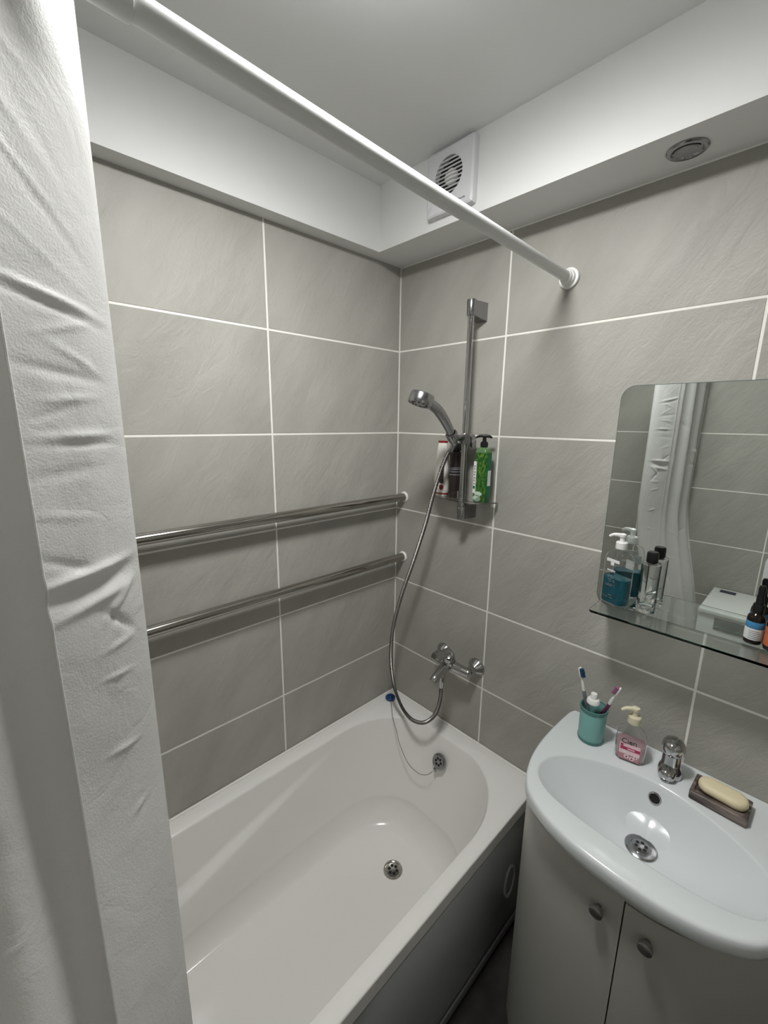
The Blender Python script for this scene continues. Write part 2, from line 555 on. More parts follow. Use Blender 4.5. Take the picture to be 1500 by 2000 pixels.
def tub_shell():
    top_in = ends(.062, .656, -1.63, -.070, .215, .27)
    bot = ends(.150, .550, -1.36, -.235, .155, .19)
    n = len(top_in)
    # outer rim rectangle with the same point count (projected radially per point)
    def rect(x0, x1, y0, y1, r):
        o2 = ends(x0, x1, y0, y1, r, r)
        return o2
    O = rect(.0045, .700, RY+.004, -.0045, .004)
    O2 = rect(.0075, .697, RY+.007, -.0075, .004)
    I2 = ends(.058, .660, -1.634, -.066, .218, .272)
    rings = []
    z = lambda ring, zz: [Vector((p.x, p.y, zz)) for p in ring]
    rings.append(z(O, RIM-.045)); rings.append(z(O, RIM-.006)); rings.append(z(O, RIM-.003)); rings.append(z(O2, RIM))
    rings.append(z(I2, RIM)); rings.append(z([a.lerp(b, .5) for a, b in zip(I2, top_in)], RIM-.0012)); rings.append(z(top_in, RIM-.005))
    prof = []
    D = RIM-.005-.172
    K = 120
    for k in range(1, K+1):
        t = k/K
        # steep wall, round fillet into the floor
        if t < .56:
            q = t/.56
            a = .46*q + .04*q*q
            d = .76*q
        else:
            q = (t-.56)/.44*pi/2
            a = .50 + .50*(1-cos(q))**.95
            d = .76 + .24*sin(q)
        prof.append((a, RIM-.005-D*d))
    for a, zz in prof:
        ring = []
        for p, q in zip(top_in, bot):
            v = p.lerp(q, a); v.z = zz
            # moulded arm ledge along the long sides
            zr = .520 - .233*(-.42-v.y)
            zr = max(min(zr, .535), .36)
            wdt = .030*smooth((-.30-v.y)/.75)*smooth((v.y+1.62)/.2)
            s = smooth((zr + .012 - zz)/.013) - smooth((zr - .004 - zz)/.22)
            side = smooth((.30-v.x)/.12)
            side2 = smooth((v.x-.41)/.12)
            v.x += wdt*s*side - wdt*s*side2*.5
            ring.append(v)
        rings.append(ring)
    fz = prof[-1][1]
    dc = Vector((.345, -.335, 0))
    for s in (.7, .4, .15, .06):
        rings.append([Vector((dc.x + (p.x-dc.x)*s, dc.y + (p.y-dc.y)*s, fz - .004*(1-s))) for p in bot])
    return loft(rings, True, False, True)
part('tub_shell', tub_shell(), 'acrylic', tub, angle=60)
part('sealant_bead', join(tube([(.0052, -.0052, RIM+.001), (.0052, RY+.006, RIM+.001)], .0048, 8),
                          tube([(.0052, -.0052, RIM+.001), (.698, -.0052, RIM+.001)], .0048, 8)), 'sealant', tub)
# drain in the floor
DC = Vector((.345, -.335, .1675))
dr_ = part('drain', lathe([(.001, .003), (.014, .0025), (.0245, .0018), (.0260, .003), (.0300, .0045), (.0335, .0035), (.035, .0005), (.035, -.002)], DC, n=40), 'steel', tub, label='round steel drain grate in the tub floor')
holes(DC + Vector((0, 0, .0022)), (0, 0, 1), .02, .0140, 6, dr_, .0056, .0006)
part('drain_collar', lathe([(.035, .0), (.039, .0012), (.043, .0004), (.044, -.001)], DC, n=40, cap0=False), 'acrylic', tub)
# overflow in the end wall
OC = Vector((.357, -.1065, .492)); OA = Vector((0, -.90, .42)).normalized()
ov = part('overflow_cover', lathe([(.0295, -.004), (.0295, .003), (.0275, .006), (.0225, .0078), (.0210, .0062), (.001, .0065)], OC, OA, n=40), 'satin_chrome', tub, label='round chrome overflow cover')
holes(OC + OA*.0064, OA, .02, .0115, 6, ov, .0046, .0006)
u_, v_, a_ = frame(OA)
part('chain_lug', box(-.006, .006, -.004, .004, -.007, .007, .002) and xf(box(-.006, .006, -.004, .004, -.007, .007, .002), Matrix.Translation(OC + Vector((-.006, -.016, -.030)))), 'satin_chrome', ov)

# ------------------------------------------------------------------ sliding screen under the tub
scr = thing('bath_screen', 'grey sliding panel screen under the tub rim', 'screen', (.675, -.85, .0))
part('top_rail', box(.655, .690, RY+.01, -.004, .500, .5298, .002), 'alu_rail', scr)
part('bottom_rail', join(box(.655, .6835, RY+.01, -.004, .018, .030, .002), box(.6775, .684, RY+.01, -.004, .028, .052, .0015), box(.664, .6695, RY+.01, -.004, .028, .046, .001)), 'alu_rail', scr)
for k in range(3):
    part('foot', cyl((.669, -.25-k*.6, 0), (.669, -.25-k*.6, .020), .011, ch=.002), 'black_plastic', scr)
pn = part('sliding_panel', box(.6715, .6765, -.86, -.006, .031, .503, .0008), 'screen_panel', scr)
part('sliding_panel', box(.6635, .6685, RY+.012, -.80, .031, .503, .0008), 'screen_panel', scr)
def grip():
    rings = []
    for f, h in ((1.0, 0), (1.0, .004), (.93, .0055), (.82, .003), (.80, .0005)):
        rings.append([Vector((.6765+h, -.112 + .032*f*cos(a), .240 + .066*f*sin(a))) for a in [2*pi*k/40 for k in range(40)]])
    return loft(rings)
part('finger_grip', grip(), 'white_plastic', pn, label='oval finger grip')

# ------------------------------------------------------------------ blue plug on its cord
plug = thing('bath_plug', 'blue rubber bath plug resting on the corner of the tub rim', 'plug', (.047, -.065, RIM))
part('stopper', lathe([(.016, 0), (.0185, .006), (.021, .007), (.0215, .011), (.019, .0135), (.006, .014), (.005, .019), (.001, .020)], (.047, -.065, RIM+.0005), n=32), 'blue_rubber', plug)
cp = crom([(.047, -.067, RIM+.019), (.062, -.078, RIM+.008), (.090, -.100, RIM+.003), (.130, -.135, RIM+.002), (.158, -.151, .567), (.182, -.160, .543), (.196, -.161, .508), (.214, -.161, .480),
           (.242, -.161, .448), (.270, -.160, .436), (.305, -.158, .434), (.336, -.150, .447), (.350, -.136, .462)], 6)
part('cord', tube(cp, .0013, 8), 'cord', plug)

# ------------------------------------------------------------------ towel rail: one U-shaped pipe coming out of the back wall
tw = thing('towel_rail', 'chrome U-shaped heated towel pipe above the tub', 'towel rail', (.042, -.6, 1.19))
BX = .042
za, zb, yb = 1.461, 1.211, -1.06
pp = [(BX, -.002, za), (BX, -.35, za), (BX, -.7, za)]
rr = (za-zb)/2
arc = [(BX, yb - rr*sin(radians(a)), (za+zb)/2 + rr*cos(radians(a))) for a in range(0, 181, 12)]
pipe = [Vector(p) for p in pp + arc] + [Vector((BX, -.7, zb)), Vector((BX, -.35, zb)), Vector((BX, -.002, zb))]
part('pipe', tube(pipe, .0155, 28), 'steel', tw)
for zz in (za, zb):
    part('sealant_collar', lathe([(.0215, 0), (.0210, .0022), (.0180, .005), (.0157, .0058)], (BX, -.0002, zz), (0, -1, 0), n=28, cap1=False), 'sealant', tw)

# ------------------------------------------------------------------ curtain rod
rod = thing('curtain_rod', 'white telescopic shower curtain rod spanning the room', 'curtain rod', (.645, -.85, 2.12))
R0 = Vector((.637, -.004, 2.138)); R1 = Vector((.664, RY+.004, 2.160))
def rp_(y): return R0.lerp(R1, (y-R0.y)/(R1.y-R0.y))
part('outer_tube', cyl(rp_(-1.048), rp_(RY+.02), .0155, n=28, ch=.001), 'white_metal', rod)
part('inner_tube', cyl(rp_(-.012), rp_(-1.052), .0132, n=28), 'white_metal', rod)
for y, s in ((-.0005, -1), (RY+.0005, 1)):
    c = rp_(y)
    part('flange', lathe([(.0265, 0), (.0270, .004), (.0255, .007), (.0200, .008), (.0195, .014), (.0178, .017), (.0160, .0175), (.0160, .026), (.0145, .028)], c, (0, s, 0), n=36), 'white_plastic', rod)

# ------------------------------------------------------------------ shower curtain
def curtain():
    plan = [(.668, -1.184), (.657, -1.160), (.637, -1.122), (.615, -1.094), (.599, -1.0835), (.589, -1.092), (.592, -1.130), (.606, -1.172), (.622, -1.205),
            (.645, -1.225), (.664, -1.238), (.672, -1.255), (.662, -1.275), (.635, -1.290), (.612, -1.305), (.606, -1.330), (.622, -1.355), (.655, -1.372),
            (.682, -1.388), (.690, -1.408), (.676, -1.430), (.645, -1.445), (.625, -1.465), (.622, -1.490), (.645, -1.515), (.680, -1.535), (.700, -1.560),
            (.695, -1.590), (.665, -1.610), (.650, -1.635), (.665, -1.660), (.690, -1.675)]
    line = crom([(x, y, 0) for x, y in plan], 9)
    NS = len(line)
    d_fold = sum((line[k+1]-line[k]).length for k in range(9*4))
    d = [0.]
    for a, b in zip(line[:-1], line[1:]):
        d.append(d[-1] + (b-a).length)
    Z0, Z1, NZ = .12, 2.176, 760
    nor = []
    for i in range(NS):
        t = line[min(i+1, NS-1)] - line[max(i-1, 0)]
        nor.append(Vector((t.y, -t.x, 0)).normalized())
    # creases: (arc position, height, half width along arc, tilt, thickness, amplitude)
    cr = [(.045, 1.588, .050, .06, .0055, .0060), (.045, 1.572, .055, .10, .009, -.0065), (.050, 1.553, .045, .16, .006, .0040), (.030, 1.600, .03, -.5, .008, -.0030),
          (.078, 1.545, .020, .9, .006, .0040), (.072, 1.520, .020, -1.1, .006, -.0045), (.062, 1.505, .016, 1.2, .005, .0030), (.070, 1.490, .022, .1, .006, .0025),
          (.045, 1.872, .050, -.20, .0035, .0030), (.045, 1.862, .050, -.20, .005, -.0030), (.060, 1.738, .035, .02, .004, .0026), (.058, 1.728, .040, .0, .005, -.0026),
          (.060, 1.818, .025, -.5, .006, .0024), (.045, 1.800, .045, -.12, .008, -.0026), (.055, 1.845, .03, .3, .005, .0018), (.050, 1.775, .03, .1, .004, .0016),
          (.030, 1.760, .02, .3, .005, -.0015), (.040, 1.700, .04, .08, .010, -.0018), (.030, 1.655, .03, -.2, .008, .0015), (.062, 1.452, .018, -.15, .003, .0022),
          (.060, 1.352, .022, -.2, .0032, .0022), (.070, 1.26, .012, .3, .004, .0020), (.066, .86, .022, .6, .004, .0025), (.03, 1.98, .05, -1.0, .006, .0030),
          (.05, 1.95, .035, -1.1, .005, -.0026), (.040, 1.91, .04, -.7, .005, .0022), (.02, 2.03, .04, -1.2, .006, .003), (.055, 2.01, .03, -1.5, .006, -.0025), (.035, 2.07, .03, -.8, .006, .0025), (.05, 2.11, .03, -1.2, .006, -.0025)]
    rnd = random.Random(7)
    for k in range(46):
        cr.append((rnd.uniform(.17, d[-1]), rnd.uniform(.4, 2.05), rnd.uniform(.03, .08), rnd.uniform(-.8, .8), rnd.uniform(.006, .016), rnd.uniform(-.006, .006)))
    cr = [c if c[4] < .005 or abs(c[5]) > .0035 else (c[0], c[1], c[2], c[3], c[4]*.65, c[5]*(.4 if abs(c[3]) > .6 else .7)) for c in cr]
    near = [[c for c in cr if abs(d[i]-c[0]) < c[2]*1.6] for i in range(NS)]
    V = []
    for j in range(NZ+1):
        zz = Z0 + (Z1-Z0)*j/NZ
        outw = .126*smooth((1.38-zz)/.80)
        for i in range(NS):
            p = line[i]
            fold = (p.x-.645)
            amp = 1. + .08*sin(zz*2.3 + d[i]*9)*smooth((-1.20-p.y)/.05)
            x = .645 + fold*amp + outw
            y = p.y - outw*(.06 + .15*smooth((p.y+1.183)/.08))*smooth((p.y+1.30)/.1)
            h = 0.
            for s0, z0, hw, tilt, th, A in near[i]:
                ds = d[i]-s0
                q = (zz-z0-tilt*ds)/th
                if abs(q) > 3: continue
                h += A*math.exp(-q*q)*math.exp(-(ds/hw)**2*1.2)
            w = noise.noise(Vector((d[i]*9, zz*5, 0)))*.0022 + noise.noise(Vector((d[i]*26, zz*17, 3)))*.0009
            h += w*smooth(d[i]/.02)
            h *= 1.-.92*math.exp(-((d[i]-d_fold)/.022)**2)
            V.append(Vector((x, y, zz)) + nor[i]*h)
    F = []
    for j in range(NZ):
        for i in range(NS-1):
            a = j*NS+i
            F.append((a, a+1, a+1+NS, a+NS))
    hem = [Vector(V[j*NS]) for j in range(NZ+1)]
    return (V, F), hem, line
cv, hem, cline = curtain()
cur = thing('shower_curtain', 'white crinkled plastic shower curtain drawn aside beside the tub', 'curtain', (.66, -1.40, .12))
part('sheet', cv, 'curtain', cur, angle=180)
part('hem', tube(hem[::3], .0013, 6), 'curtain', cur)
# eyelets where the rod threads through the pleats
prev = None
for p in cline:
    c = rp_(p.y)
    side_ = p.x > c.x
    if prev is not None and side_ != prev[0]:
        t = (p-prev[1]).normalized()
        nn = Vector((t.y, -t.x, 0))
        uu = Vector((t.x, t.y, 0)); ring = [c + (uu*cos(a) + Vector((0, 0, 1))*sin(a))*.0215 for a in [2*pi*q/24 for q in range(25)]]
        part('eyelet', tube(ring, .0020, 6), 'white_plastic', cur)
    prev = (side_, p.copy())

# ------------------------------------------------------------------ shower rail
RXX, RYY = .3655, -.060
sr = thing('shower_rail', 'chrome wall rail carrying the hand shower', 'shower rail', (RXX, -.03, 1.43))
part('rail_tube', cyl((RXX-.001, RYY, 1.462), (RXX+.0005, RYY, 2.11), .0098, n=28), 'chrome', sr)
def bracket(z0, z1, lowdir):
    # faceted block widening to the wall, with a barrel around the tube
    zc = (z0+z1)/2
    hz = (z1-z0)/2
    fr = [(-.012, RYY+.006), (.012, RYY+.006), (.019, -.0002), (-.019, -.0002)]
    a = []
    for (dx, y) in fr:
        a.append(y)
    V = []
    hz2 = hz*.92
    for s, zs in ((-1, z0), (1, z1)):
        inset = .0
        for dx, y in fr:
            zz = zs
            if y > -.01: zz = zs + (lowdir*.010 if s*lowdir > 0 else 0)
            V.append(Vector((RXX+dx, y, zz)))
    F = [(0, 1, 2, 3), (7, 6, 5, 4), (0, 4, 5, 1), (1, 5, 6, 2), (2, 6, 7, 3), (3, 7, 4, 0)]
    return V, F
part('wall_bracket', join(bracket(2.078, 2.122, -1), cyl((RXX, RYY, 2.078), (RXX, RYY, 2.124), .0142, n=24, ch=.001)), 'satin_chrome', sr)
part('wall_bracket', join(bracket(1.436, 1.478, 1), cyl((RXX, RYY, 1.436), (RXX, RYY, 1.480), .0142, n=24, ch=.001)), 'satin_chrome', sr)
sl = part('slider', join(cyl((RXX, RYY, 1.688), (RXX, RYY, 1.722), .0185, n=28, ch=.003),
                         tube(crom([(RXX, RYY-.005, 1.706), (RXX-.004, RYY-.028, 1.710), (RXX-.008, RYY-.044, 1.712)], 5), .0125, 16),
                         lathe([(.0175, -.014), (.0185, -.010), (.0195, .010), (.0185, .014), (.0145, .014), (.0135, -.014)], (RXX-.011, RYY-.052, 1.712), (0, -.62, .78), n=28, cap0=False, cap1=False)), 'satin_chrome', sr)
part('slider_lock', loft([[Vector((RXX+x_, y_, z_)) for x_, y_, z_ in q_] for q_ in ([(.012, -.076, 1.720), (.012, -.044, 1.720), (.012, -.044, 1.690), (.012, -.076, 1.690)], [(.024, -.072, 1.718), (.024, -.042, 1.718), (.024, -.042, 1.684), (.024, -.072, 1.684)], [(.030, -.062, 1.708), (.030, -.038, 1.708), (.030, -.038, 1.676), (.030, -.062, 1.676)])], True, True, True), 'satin_chrome', sl)

# ------------------------------------------------------------------ hand shower
hs = thing('hand_shower', 'chrome hand shower clipped in the slider above the tub', 'shower head', (.355, -.10, 1.68))
hx = .3545
hp = crom([(hx, -.098, 1.688), (hx, -.112, 1.708), (hx, -.132, 1.737), (hx, -.160, 1.767), (hx, -.192, 1.793), (hx, -.222, 1.807), (hx, -.242, 1.812)], 5)
hr = [.0112 + .0045*smooth(i/(len(hp)-1)*1.5) for i in range(len(hp))]
hr[0] = .0105
part('handle', tube(hp, hr, 20), 'satin_chrome', hs)
HA = Vector((-.10, -.30, -.92)).normalized()
HC = Vector((hx, -.268, 1.818)) - HA*.010
hd = part('head', lathe([(.001, -.0105), (.028, -.010), (.0335, -.0085), (.0352, -.005), (.0365, .014), (.0365, .020), (.0352, .0235), (.0335, .0235), (.0325, .021), (.001, .021)], HC, HA, n=40), 'satin_chrome', hs)
part('spray_face', lathe([(.0322, .0205), (.031, .0222), (.001, .0228)], HC, HA, n=36), 'lens_grey', hd)
uu, vv, aa = frame(HA)
for k in range(10):
    s = HC + aa*.0226 + (uu*cos(2*pi*k/10) + vv*sin(2*pi*k/10))*.022
    part('nozzle', cyl(s, s + aa*.0016, .0028, n=10), 'black_plastic', hd)

# ------------------------------------------------------------------ hose
def hose_pts():
    # outlet under the mixer, loop, and up to the hand shower
    raw = [(.3525, -.1075, .848), (.352, -.1085, .80), (.3500, -.112, .745), (.335, -.120, .688), (.300, -.133, .644), (.250, -.138, .625), (.200, -.132, .628),
           (.158, -.128, .660), (.124, -.126, .722), (.106, -.126, .835), (.117, -.126, .963), (.158, -.124, 1.114), (.210, -.120, 1.261),
           (.255, -.115, 1.403), (.288, -.112, 1.526), (.323, -.107, 1.632), (.346, -.100, 1.678), (.3545, -.098, 1.690)]
    return crom(raw, 40)
hpts = hose_pts()
def ribbed(pts, r):
    # resample evenly at 1.1 mm and make narrow ribs
    out = [pts[0]]; acc = 0.
    step = .0022
    for a, b in zip(pts[:-1], pts[1:]):
        seg = (b-a).length
        while acc + seg >= step:
            t = (step-acc)/seg
            a = a.lerp(b, t); out.append(a); seg = (b-a).length; acc = 0.
        acc += seg
    rad = [r if i % 2 else r*.72 for i in range(len(out))]
    return tube(out, rad, 12)
ho = thing('shower_hose', 'ribbed steel shower hose looping from the mixer to the hand shower', 'hose', (.25, -.12, .62))
part('ribbed_sleeve', ribbed(hpts, .0074), 'hose', ho, angle=20)
part('end_cone', cyl((.3525, -.1073, .862), (.3523, -.1085, .808), .0108, .0086, n=20, ch=.001), 'chrome', ho)
part('end_cone', cyl((.3550, -.0972, 1.694), (.3405, -.1018, 1.662), .0100, .0084, n=20, ch=.001), 'satin_chrome', ho)

# ------------------------------------------------------------------ bath mixer
mixer = thing('bath_mixer', 'chrome single-lever bath mixer on the back wall', 'tap', (.352, -.04, .84))
MZ, MY = .880, -.058
for ex in (.277, .427):
    part('escutcheon', lathe([(.0335, 0), (.0335, .003), (.030, .008), (.020, .020), (.0155, .026)], (ex, -.0002, MZ), (0, -1, 0), n=36), 'chrome', mixer)
    part('union_nut', lathe([(.0165, 0), (.0172, .002), (.0172, .018), (.0155, .021)], (ex, -.026, MZ), (0, -1, 0), n=6), 'chrome', mixer)
part('body', join(tube(crom([(.273, MY, MZ), (.310, MY-.002, MZ), (.352, MY-.006, MZ+.002), (.394, MY-.002, MZ), (.431, MY, MZ)], 6),
                       [.0155 + .006*math.exp(-((i-12)/7.)**2) for i in range(25)], 24),
                  lathe([(.0155, 0), (.014, .004), (.004, .006)], (.431, MY, MZ), (1, 0, 0), n=24, cap0=False),
                  lathe([(.0155, 0), (.014, .004), (.004, .006)], (.273, MY, MZ), (-1, 0, 0), n=24, cap0=False)), 'chrome', mixer)
part('spout', tube(crom([(.352, MY-.004, MZ+.004), (.352, MY-.030, MZ+.004), (.352, MY-.060, MZ-.004), (.352, MY-.088, MZ-.016), (.352, MY-.100, MZ-.026)], 6),
                   [.0225 - .0080*smooth(i/18.) for i in range(25)], 24), 'chrome', mixer)
part('hose_outlet', cyl((.3525, -.1065, .872), (.3525, -.1072, .856), .0120, n=6), 'chrome', mixer)
TA = Vector((0, -.42, .90)).normalized(); TB = Vector((.352, MY-.006, MZ+.004))
part('cartridge_housing', lathe([(.0225, 0), (.0255, .012), (.0262, .028), (.0250, .032)], TB, TA, n=32), 'chrome', mixer)
lv = part('lever', join(lathe([(.0262, .0330), (.0278, .036), (.0278, .050), (.0250, .058), (.014, .0630), (.001, .064)], TB, TA, n=32),
                        tube(crom([TB + TA*.052 + Vector((0, -.010, 0)), TB + TA*.056 + Vector((0, -.030, .003)), TB + TA*.058 + Vector((0, -.052, .008)), TB + TA*.058 + Vector((0, -.068, .016))], 5),
                             [.0160 - .0060*(i/15.) for i in range(16)], 16)), 'chrome', mixer)

# ------------------------------------------------------------------ clear caddy clipped to the rail with three bottles
cad = thing('shower_caddy', 'clear plastic shelf clipped on the shower rail', 'caddy', (.355, -.05, 1.498))
CX0, CX1, CZ = .243, .474, 1.500
def caddy_out(off=0.):
    pts = []
    for k in range(25):
        t = k/24
        x = CX0 + (CX1-CX0)*t
        s = (2*t-1)
        y = -.022 - .073*(1-abs(s)**2.6)**.55
        pts.append((x, y))
    return pts
co = caddy_out()
lo = [Vector((x, y, CZ)) for x, y in co] + [Vector((CX1, -.016, CZ)), Vector((CX0, -.016, CZ))]
def tray():
    c = Vector((RXX-.0005, RYY, 0)); n = 72
    rings = [[], []]
    for k in range(n):
        a = 2*pi*k/n; dx, dy = cos(a), sin(a); best = 0
        for i in range(len(lo)):
            p, q = lo[i]-c, lo[(i+1) % len(lo)]-c
            den = dx*(q.y-p.y) - dy*(q.x-p.x)
            if abs(den) < 1e-12: continue
            t = (p.x*(q.y-p.y) - p.y*(q.x-p.x))/den; s_ = (p.x*dy - p.y*dx)/den
            if t > 0 and -1e-6 <= s_ <= 1+1e-6: best = max(best, t)
        rings[0].append(Vector((c.x+dx*best, c.y+dy*best, CZ))); rings[1].append(Vector((c.x+dx*.0108, c.y+dy*.0108, CZ)))
    up = Vector((0, 0, .003))
    R = [rings[0], [p+up for p in rings[0]], [p+up for p in rings[1]], rings[1], rings[0]]
    return loft(R)
part('tray', tray(), 'clear_plastic', cad, angle=30)
wall_o = [Vector((x, y, 0)) for x, y in co]
cen = Vector((.3585, -.05, 0))
wall_i = [p + (cen-p).normalized()*.0025 for p in wall_o]
def strip(z0, z1):
    rings = [[p + Vector((0, 0, z0)) for p in wall_o], [p + Vector((0, 0, z1)) for p in wall_o], [p + Vector((0, 0, z1)) for p in wall_i], [p + Vector((0, 0, z0)) for p in wall_i]]
    rings.append(rings[0])
    v, f = loft(rings, False)
    n = len(wall_o)
    f += [(0, n, 2*n, 3*n), (n-1, 2*n-1, 3*n-1, 4*n-1)]
    return v, f
part('front_lip', strip(CZ+.003, CZ+.030), 'clear_plastic', cad)
part('clip', lathe([(.0105, 0), (.0155, 0), (.0155, .030), (.0105, .030)], (RXX-.0005, RYY, CZ+.003), n=24, cap0=False, cap1=False), 'clear_plastic', cad)

CT = CZ+.0032
# green pump bottle
gb = thing('pump_bottle', 'green herbal pump bottle with black pump on the clear shelf', 'bottle', (.434, -.050, CT), 'bottles on the clear shower shelf')
gw, gd = .046, .036
part('body', stack([(gw-.006, gd-.006, .008, 0), (gw-.001, gd-.001, .010, .003), (gw, gd, .010, .008), (gw, gd, .010, .160), (gw-.002, gd-.002, .011, .168), (gw-.012, gd-.010, .012, .174), (.020, .020, .0095, .177), (.018, .018, .0088, .179)], (.434, -.050, CT)), 'green_clear', gb)
def wrap(x0, x1, z0, z1, w, d, r, org, face, eps=.0003, rot=0.):
    """flat printed patch floating eps off one face of a bottle (face: 'f' front, 'r' right, 'l' left)"""
    M = Matrix.Translation(Vector(org)) @ Matrix.Rotation(rot, 4, 'Z')
    t = .0004
    if face == 'f':
        b = box(x0, x1, -d/2-eps-t, -d/2+.0002, z0, z1)
    elif face == 'l':
        b = box(-w/2-eps-t, -w/2+.0002, x0, x1, z0, z1)
    else:
        b = box(w/2-.0002, w/2+eps+t, x0, x1, z0, z1)
    return xf(b, M)
go = (.434, -.050, CT)
def half_shell(a, b, z0, z1, w, d, r, eps):
    """printed sleeve following the bottle outline between outline fractions a..b"""
    ol = rrect(w+2*eps, d+2*eps, r+eps, 8)
    n = len(ol)
    i0, i1 = int(a*n), int(b*n)
    pts = [ol[i % n] for i in range(i0, i1+1)]
    return loft([[Vector(go)+p+Vector((0, 0, z0)) for p in pts], [Vector(go)+p+Vector((0, 0, z1)) for p in pts]], False)
part('leaf_print', half_shell(.50, 1.0, .003, .160, gw, gd, .010, .0004), 'green_print', gb)
part('side_print', half_shell(.94, 1.26, .003, .158, gw, gd, .010, .0008), 'green_plain', gb)
wl = part('white_label', wrap(-.0215, -.011, .030, .132, gw, gd, .01, go, 'f', .0010), 'label_white', gb)
for k in range(7):
    z0 = .058 + k*.0095
    part('lettering', wrap(-.0195, -.0135 - .002*(k % 2), z0, z0+.004+.002*((k*3) % 2), gw, gd, .01, go, 'f', .0014), 'print_grey', wl)
part('logo', wrap(-.0205, -.0130, .044, .053, gw, gd, .01, go, 'f', .0014), 'green_plain', wl)
part('info_panel', wrap(-.006, .010, .055, .104, gw, gd, .01, go, 'r', .0012), 'print_white', gb)
for cz, cx_, rz in ((.014, -.004, .011), (.029, .000, .008)):
    c = Vector(go) + Vector((cx_, -gd/2-.0012, cz))
    sl_ = part('cucumber_print', xf(lathe([(.014, 0), (.014, .0005)], (0, 0, 0), (0, -1, 0), n=24), Matrix.Translation(c) @ Matrix.Scale(rz/.014*.95, 4, (0, 0, 1))), 'cucumber', gb)
part('pump_collar', lathe([(.012, 0), (.0122, .010), (.0118, .014), (.0085, .017), (.0055, .018), (.0055, .032)], (.434, -.050, CT+.178), n=28), 'black_plastic', gb)
part('pump_head', join(tube(crom([(.410, -.062, CT+.207), (.420, -.057, CT+.2115), (.434, -.050, CT+.2125), (.448, -.043, CT+.2105), (.455, -.0395, CT+.2065)], 5), [.0028, .003, .0034, .0037, .004, .0043, .0045, .0047, .0048, .005, .005, .005, .0048, .0047, .0045, .0043, .004, .0037, .0034, .003, .0028], 14),
                       cyl((.434, -.050, CT+.196), (.434, -.050, CT+.211), .0062, n=20)), 'black_plastic', gb)
# white shampoo bottle, standing on its cap line
wb = thing('shampoo_bottle', 'white shampoo bottle with dark red print on the clear shelf', 'bottle', (.267, -.048, CT), 'bottles on the clear shower shelf')
wo = (.267, -.048, CT)
part('body', stack([(.044, .026, .010, 0), (.052, .032, .0155, .004), (.055, .034, .0165, .030), (.056, .034, .0165, .075), (.053, .032, .0155, .110), (.043, .029, .014, .145), (.036, .026, .0125, .175), (.033, .0245, .012, .184)], wo), 'cosmetic_white', wb)
part('cap_band', stack([(.034, .0255, .0122, .184), (.034, .0255, .0122, .1905)], wo), 'red_print', wb)
part('dark_print', stack([(.0536, .0345, .0168, .006), (.0546, .0347, .0168, .012)], wo, cap0=False, cap1=False), 'red_print', wb)
pr_ = part('flower_print', xf(lathe([(.010, 0), (.010, .0007)], (0, 0, 0), (0, -1, 0), n=7), Matrix.Translation(Vector(wo) + Vector((.012, -.0168, .032)))), 'red_print', wb)
part('dark_panel', wrap(.004, .021, .045, .105, .05, .0335, .01, wo, 'f', .0004), 'dark_brown', wb)
# dark slim bottle
db = thing('conditioner_bottle', 'slim dark brown bottle behind the shower rail', 'bottle', (.318, -.042, CT), 'bottles on the clear shower shelf')
part('body', lathe([(.018, 0), (.0195, .003), (.0195, .150), (.018, .156), (.013, .160)], (.318, -.042, CT), n=32), 'dark_brown', db)
part('cap', lathe([(.0175, .160), (.0178, .162), (.0178, .182), (.016, .185)], (.318, -.042, CT), n=32), 'black_plastic', db)
for zz in (.078, .088, .096, .101):
    part('band', lathe([(.0196, 0), (.0198, .0003), (.0198, .0020), (.0196, .0023)], (.318, -.042, CT+zz), n=32, cap0=False, cap1=False), 'print_grey', db)

# ------------------------------------------------------------------ extractor fan
FC = Vector((.3555, -.160, 2.410))
fan = thing('extractor_fan', 'square white extractor fan with slatted round grille in the soffit', 'fan', (FC.x, FC.y, FC.z-.08))
def fan_frame():
    n = 96
    sq, ci, ci2 = [], [], []
    hc = Vector((FC.x-.003, 0, FC.z+.008))
    def sqr(h, y, rad):
        out = []
        rr_ = rrect(2*h, 2*h, rad, 6)
        # resample by angle about the hole centre
        return rr_, y
    def ray_sq(h, rad, a):
        # outline of rounded square hit from centre offset
        ol = rrect(2*h, 2*h, rad, 6)
        o_ = Vector((-.003, .008, 0))
        dx, dy = cos(a), sin(a)
        best = None
        for i in range(len(ol)):
            p, q = ol[i]-o_, ol[(i+1) % len(ol)]-o_
            den = dx*(q.y-p.y) - dy*(q.x-p.x)
            if abs(den) < 1e-12: continue
            t = (p.x*(q.y-p.y) - p.y*(q.x-p.x))/den
            s = (p.x*dy - p.y*dx)/den
            if t > 0 and -1e-6 <= s <= 1+1e-6:
                best = t if best is None else max(best, t)
        return o_.x + dx*best, o_.y + dy*best
    rings = []
    A = [2*pi*(k+.5)/n for k in range(n)]
    for h, rad, y in ((.0805, .006, 0), (.0805, .006, -.014), (.079, .006, -.018), (.074, .006, -.0215)):
        rings.append([Vector((FC.x+ray_sq(h, rad, a)[0], FC.y+y, FC.z+ray_sq(h, rad, a)[1])) for a in A])
    for r, y in ((.0480, -.0215), (.0470, -.0205), (.0470, -.004)):
        rings.append([Vector((hc.x + r*cos(a), FC.y+y, hc.z + r*sin(a))) for a in A])
    return loft(rings, True, False, False)
part('frame', fan_frame(), 'fan_plastic', fan, angle=30)
HCX, HCZ = FC.x-.003, FC.z+.008
part('duct_back', cyl((HCX, FC.y-.0005, HCZ), (HCX, FC.y-.0035, HCZ), .0467, n=40), 'hole', fan)
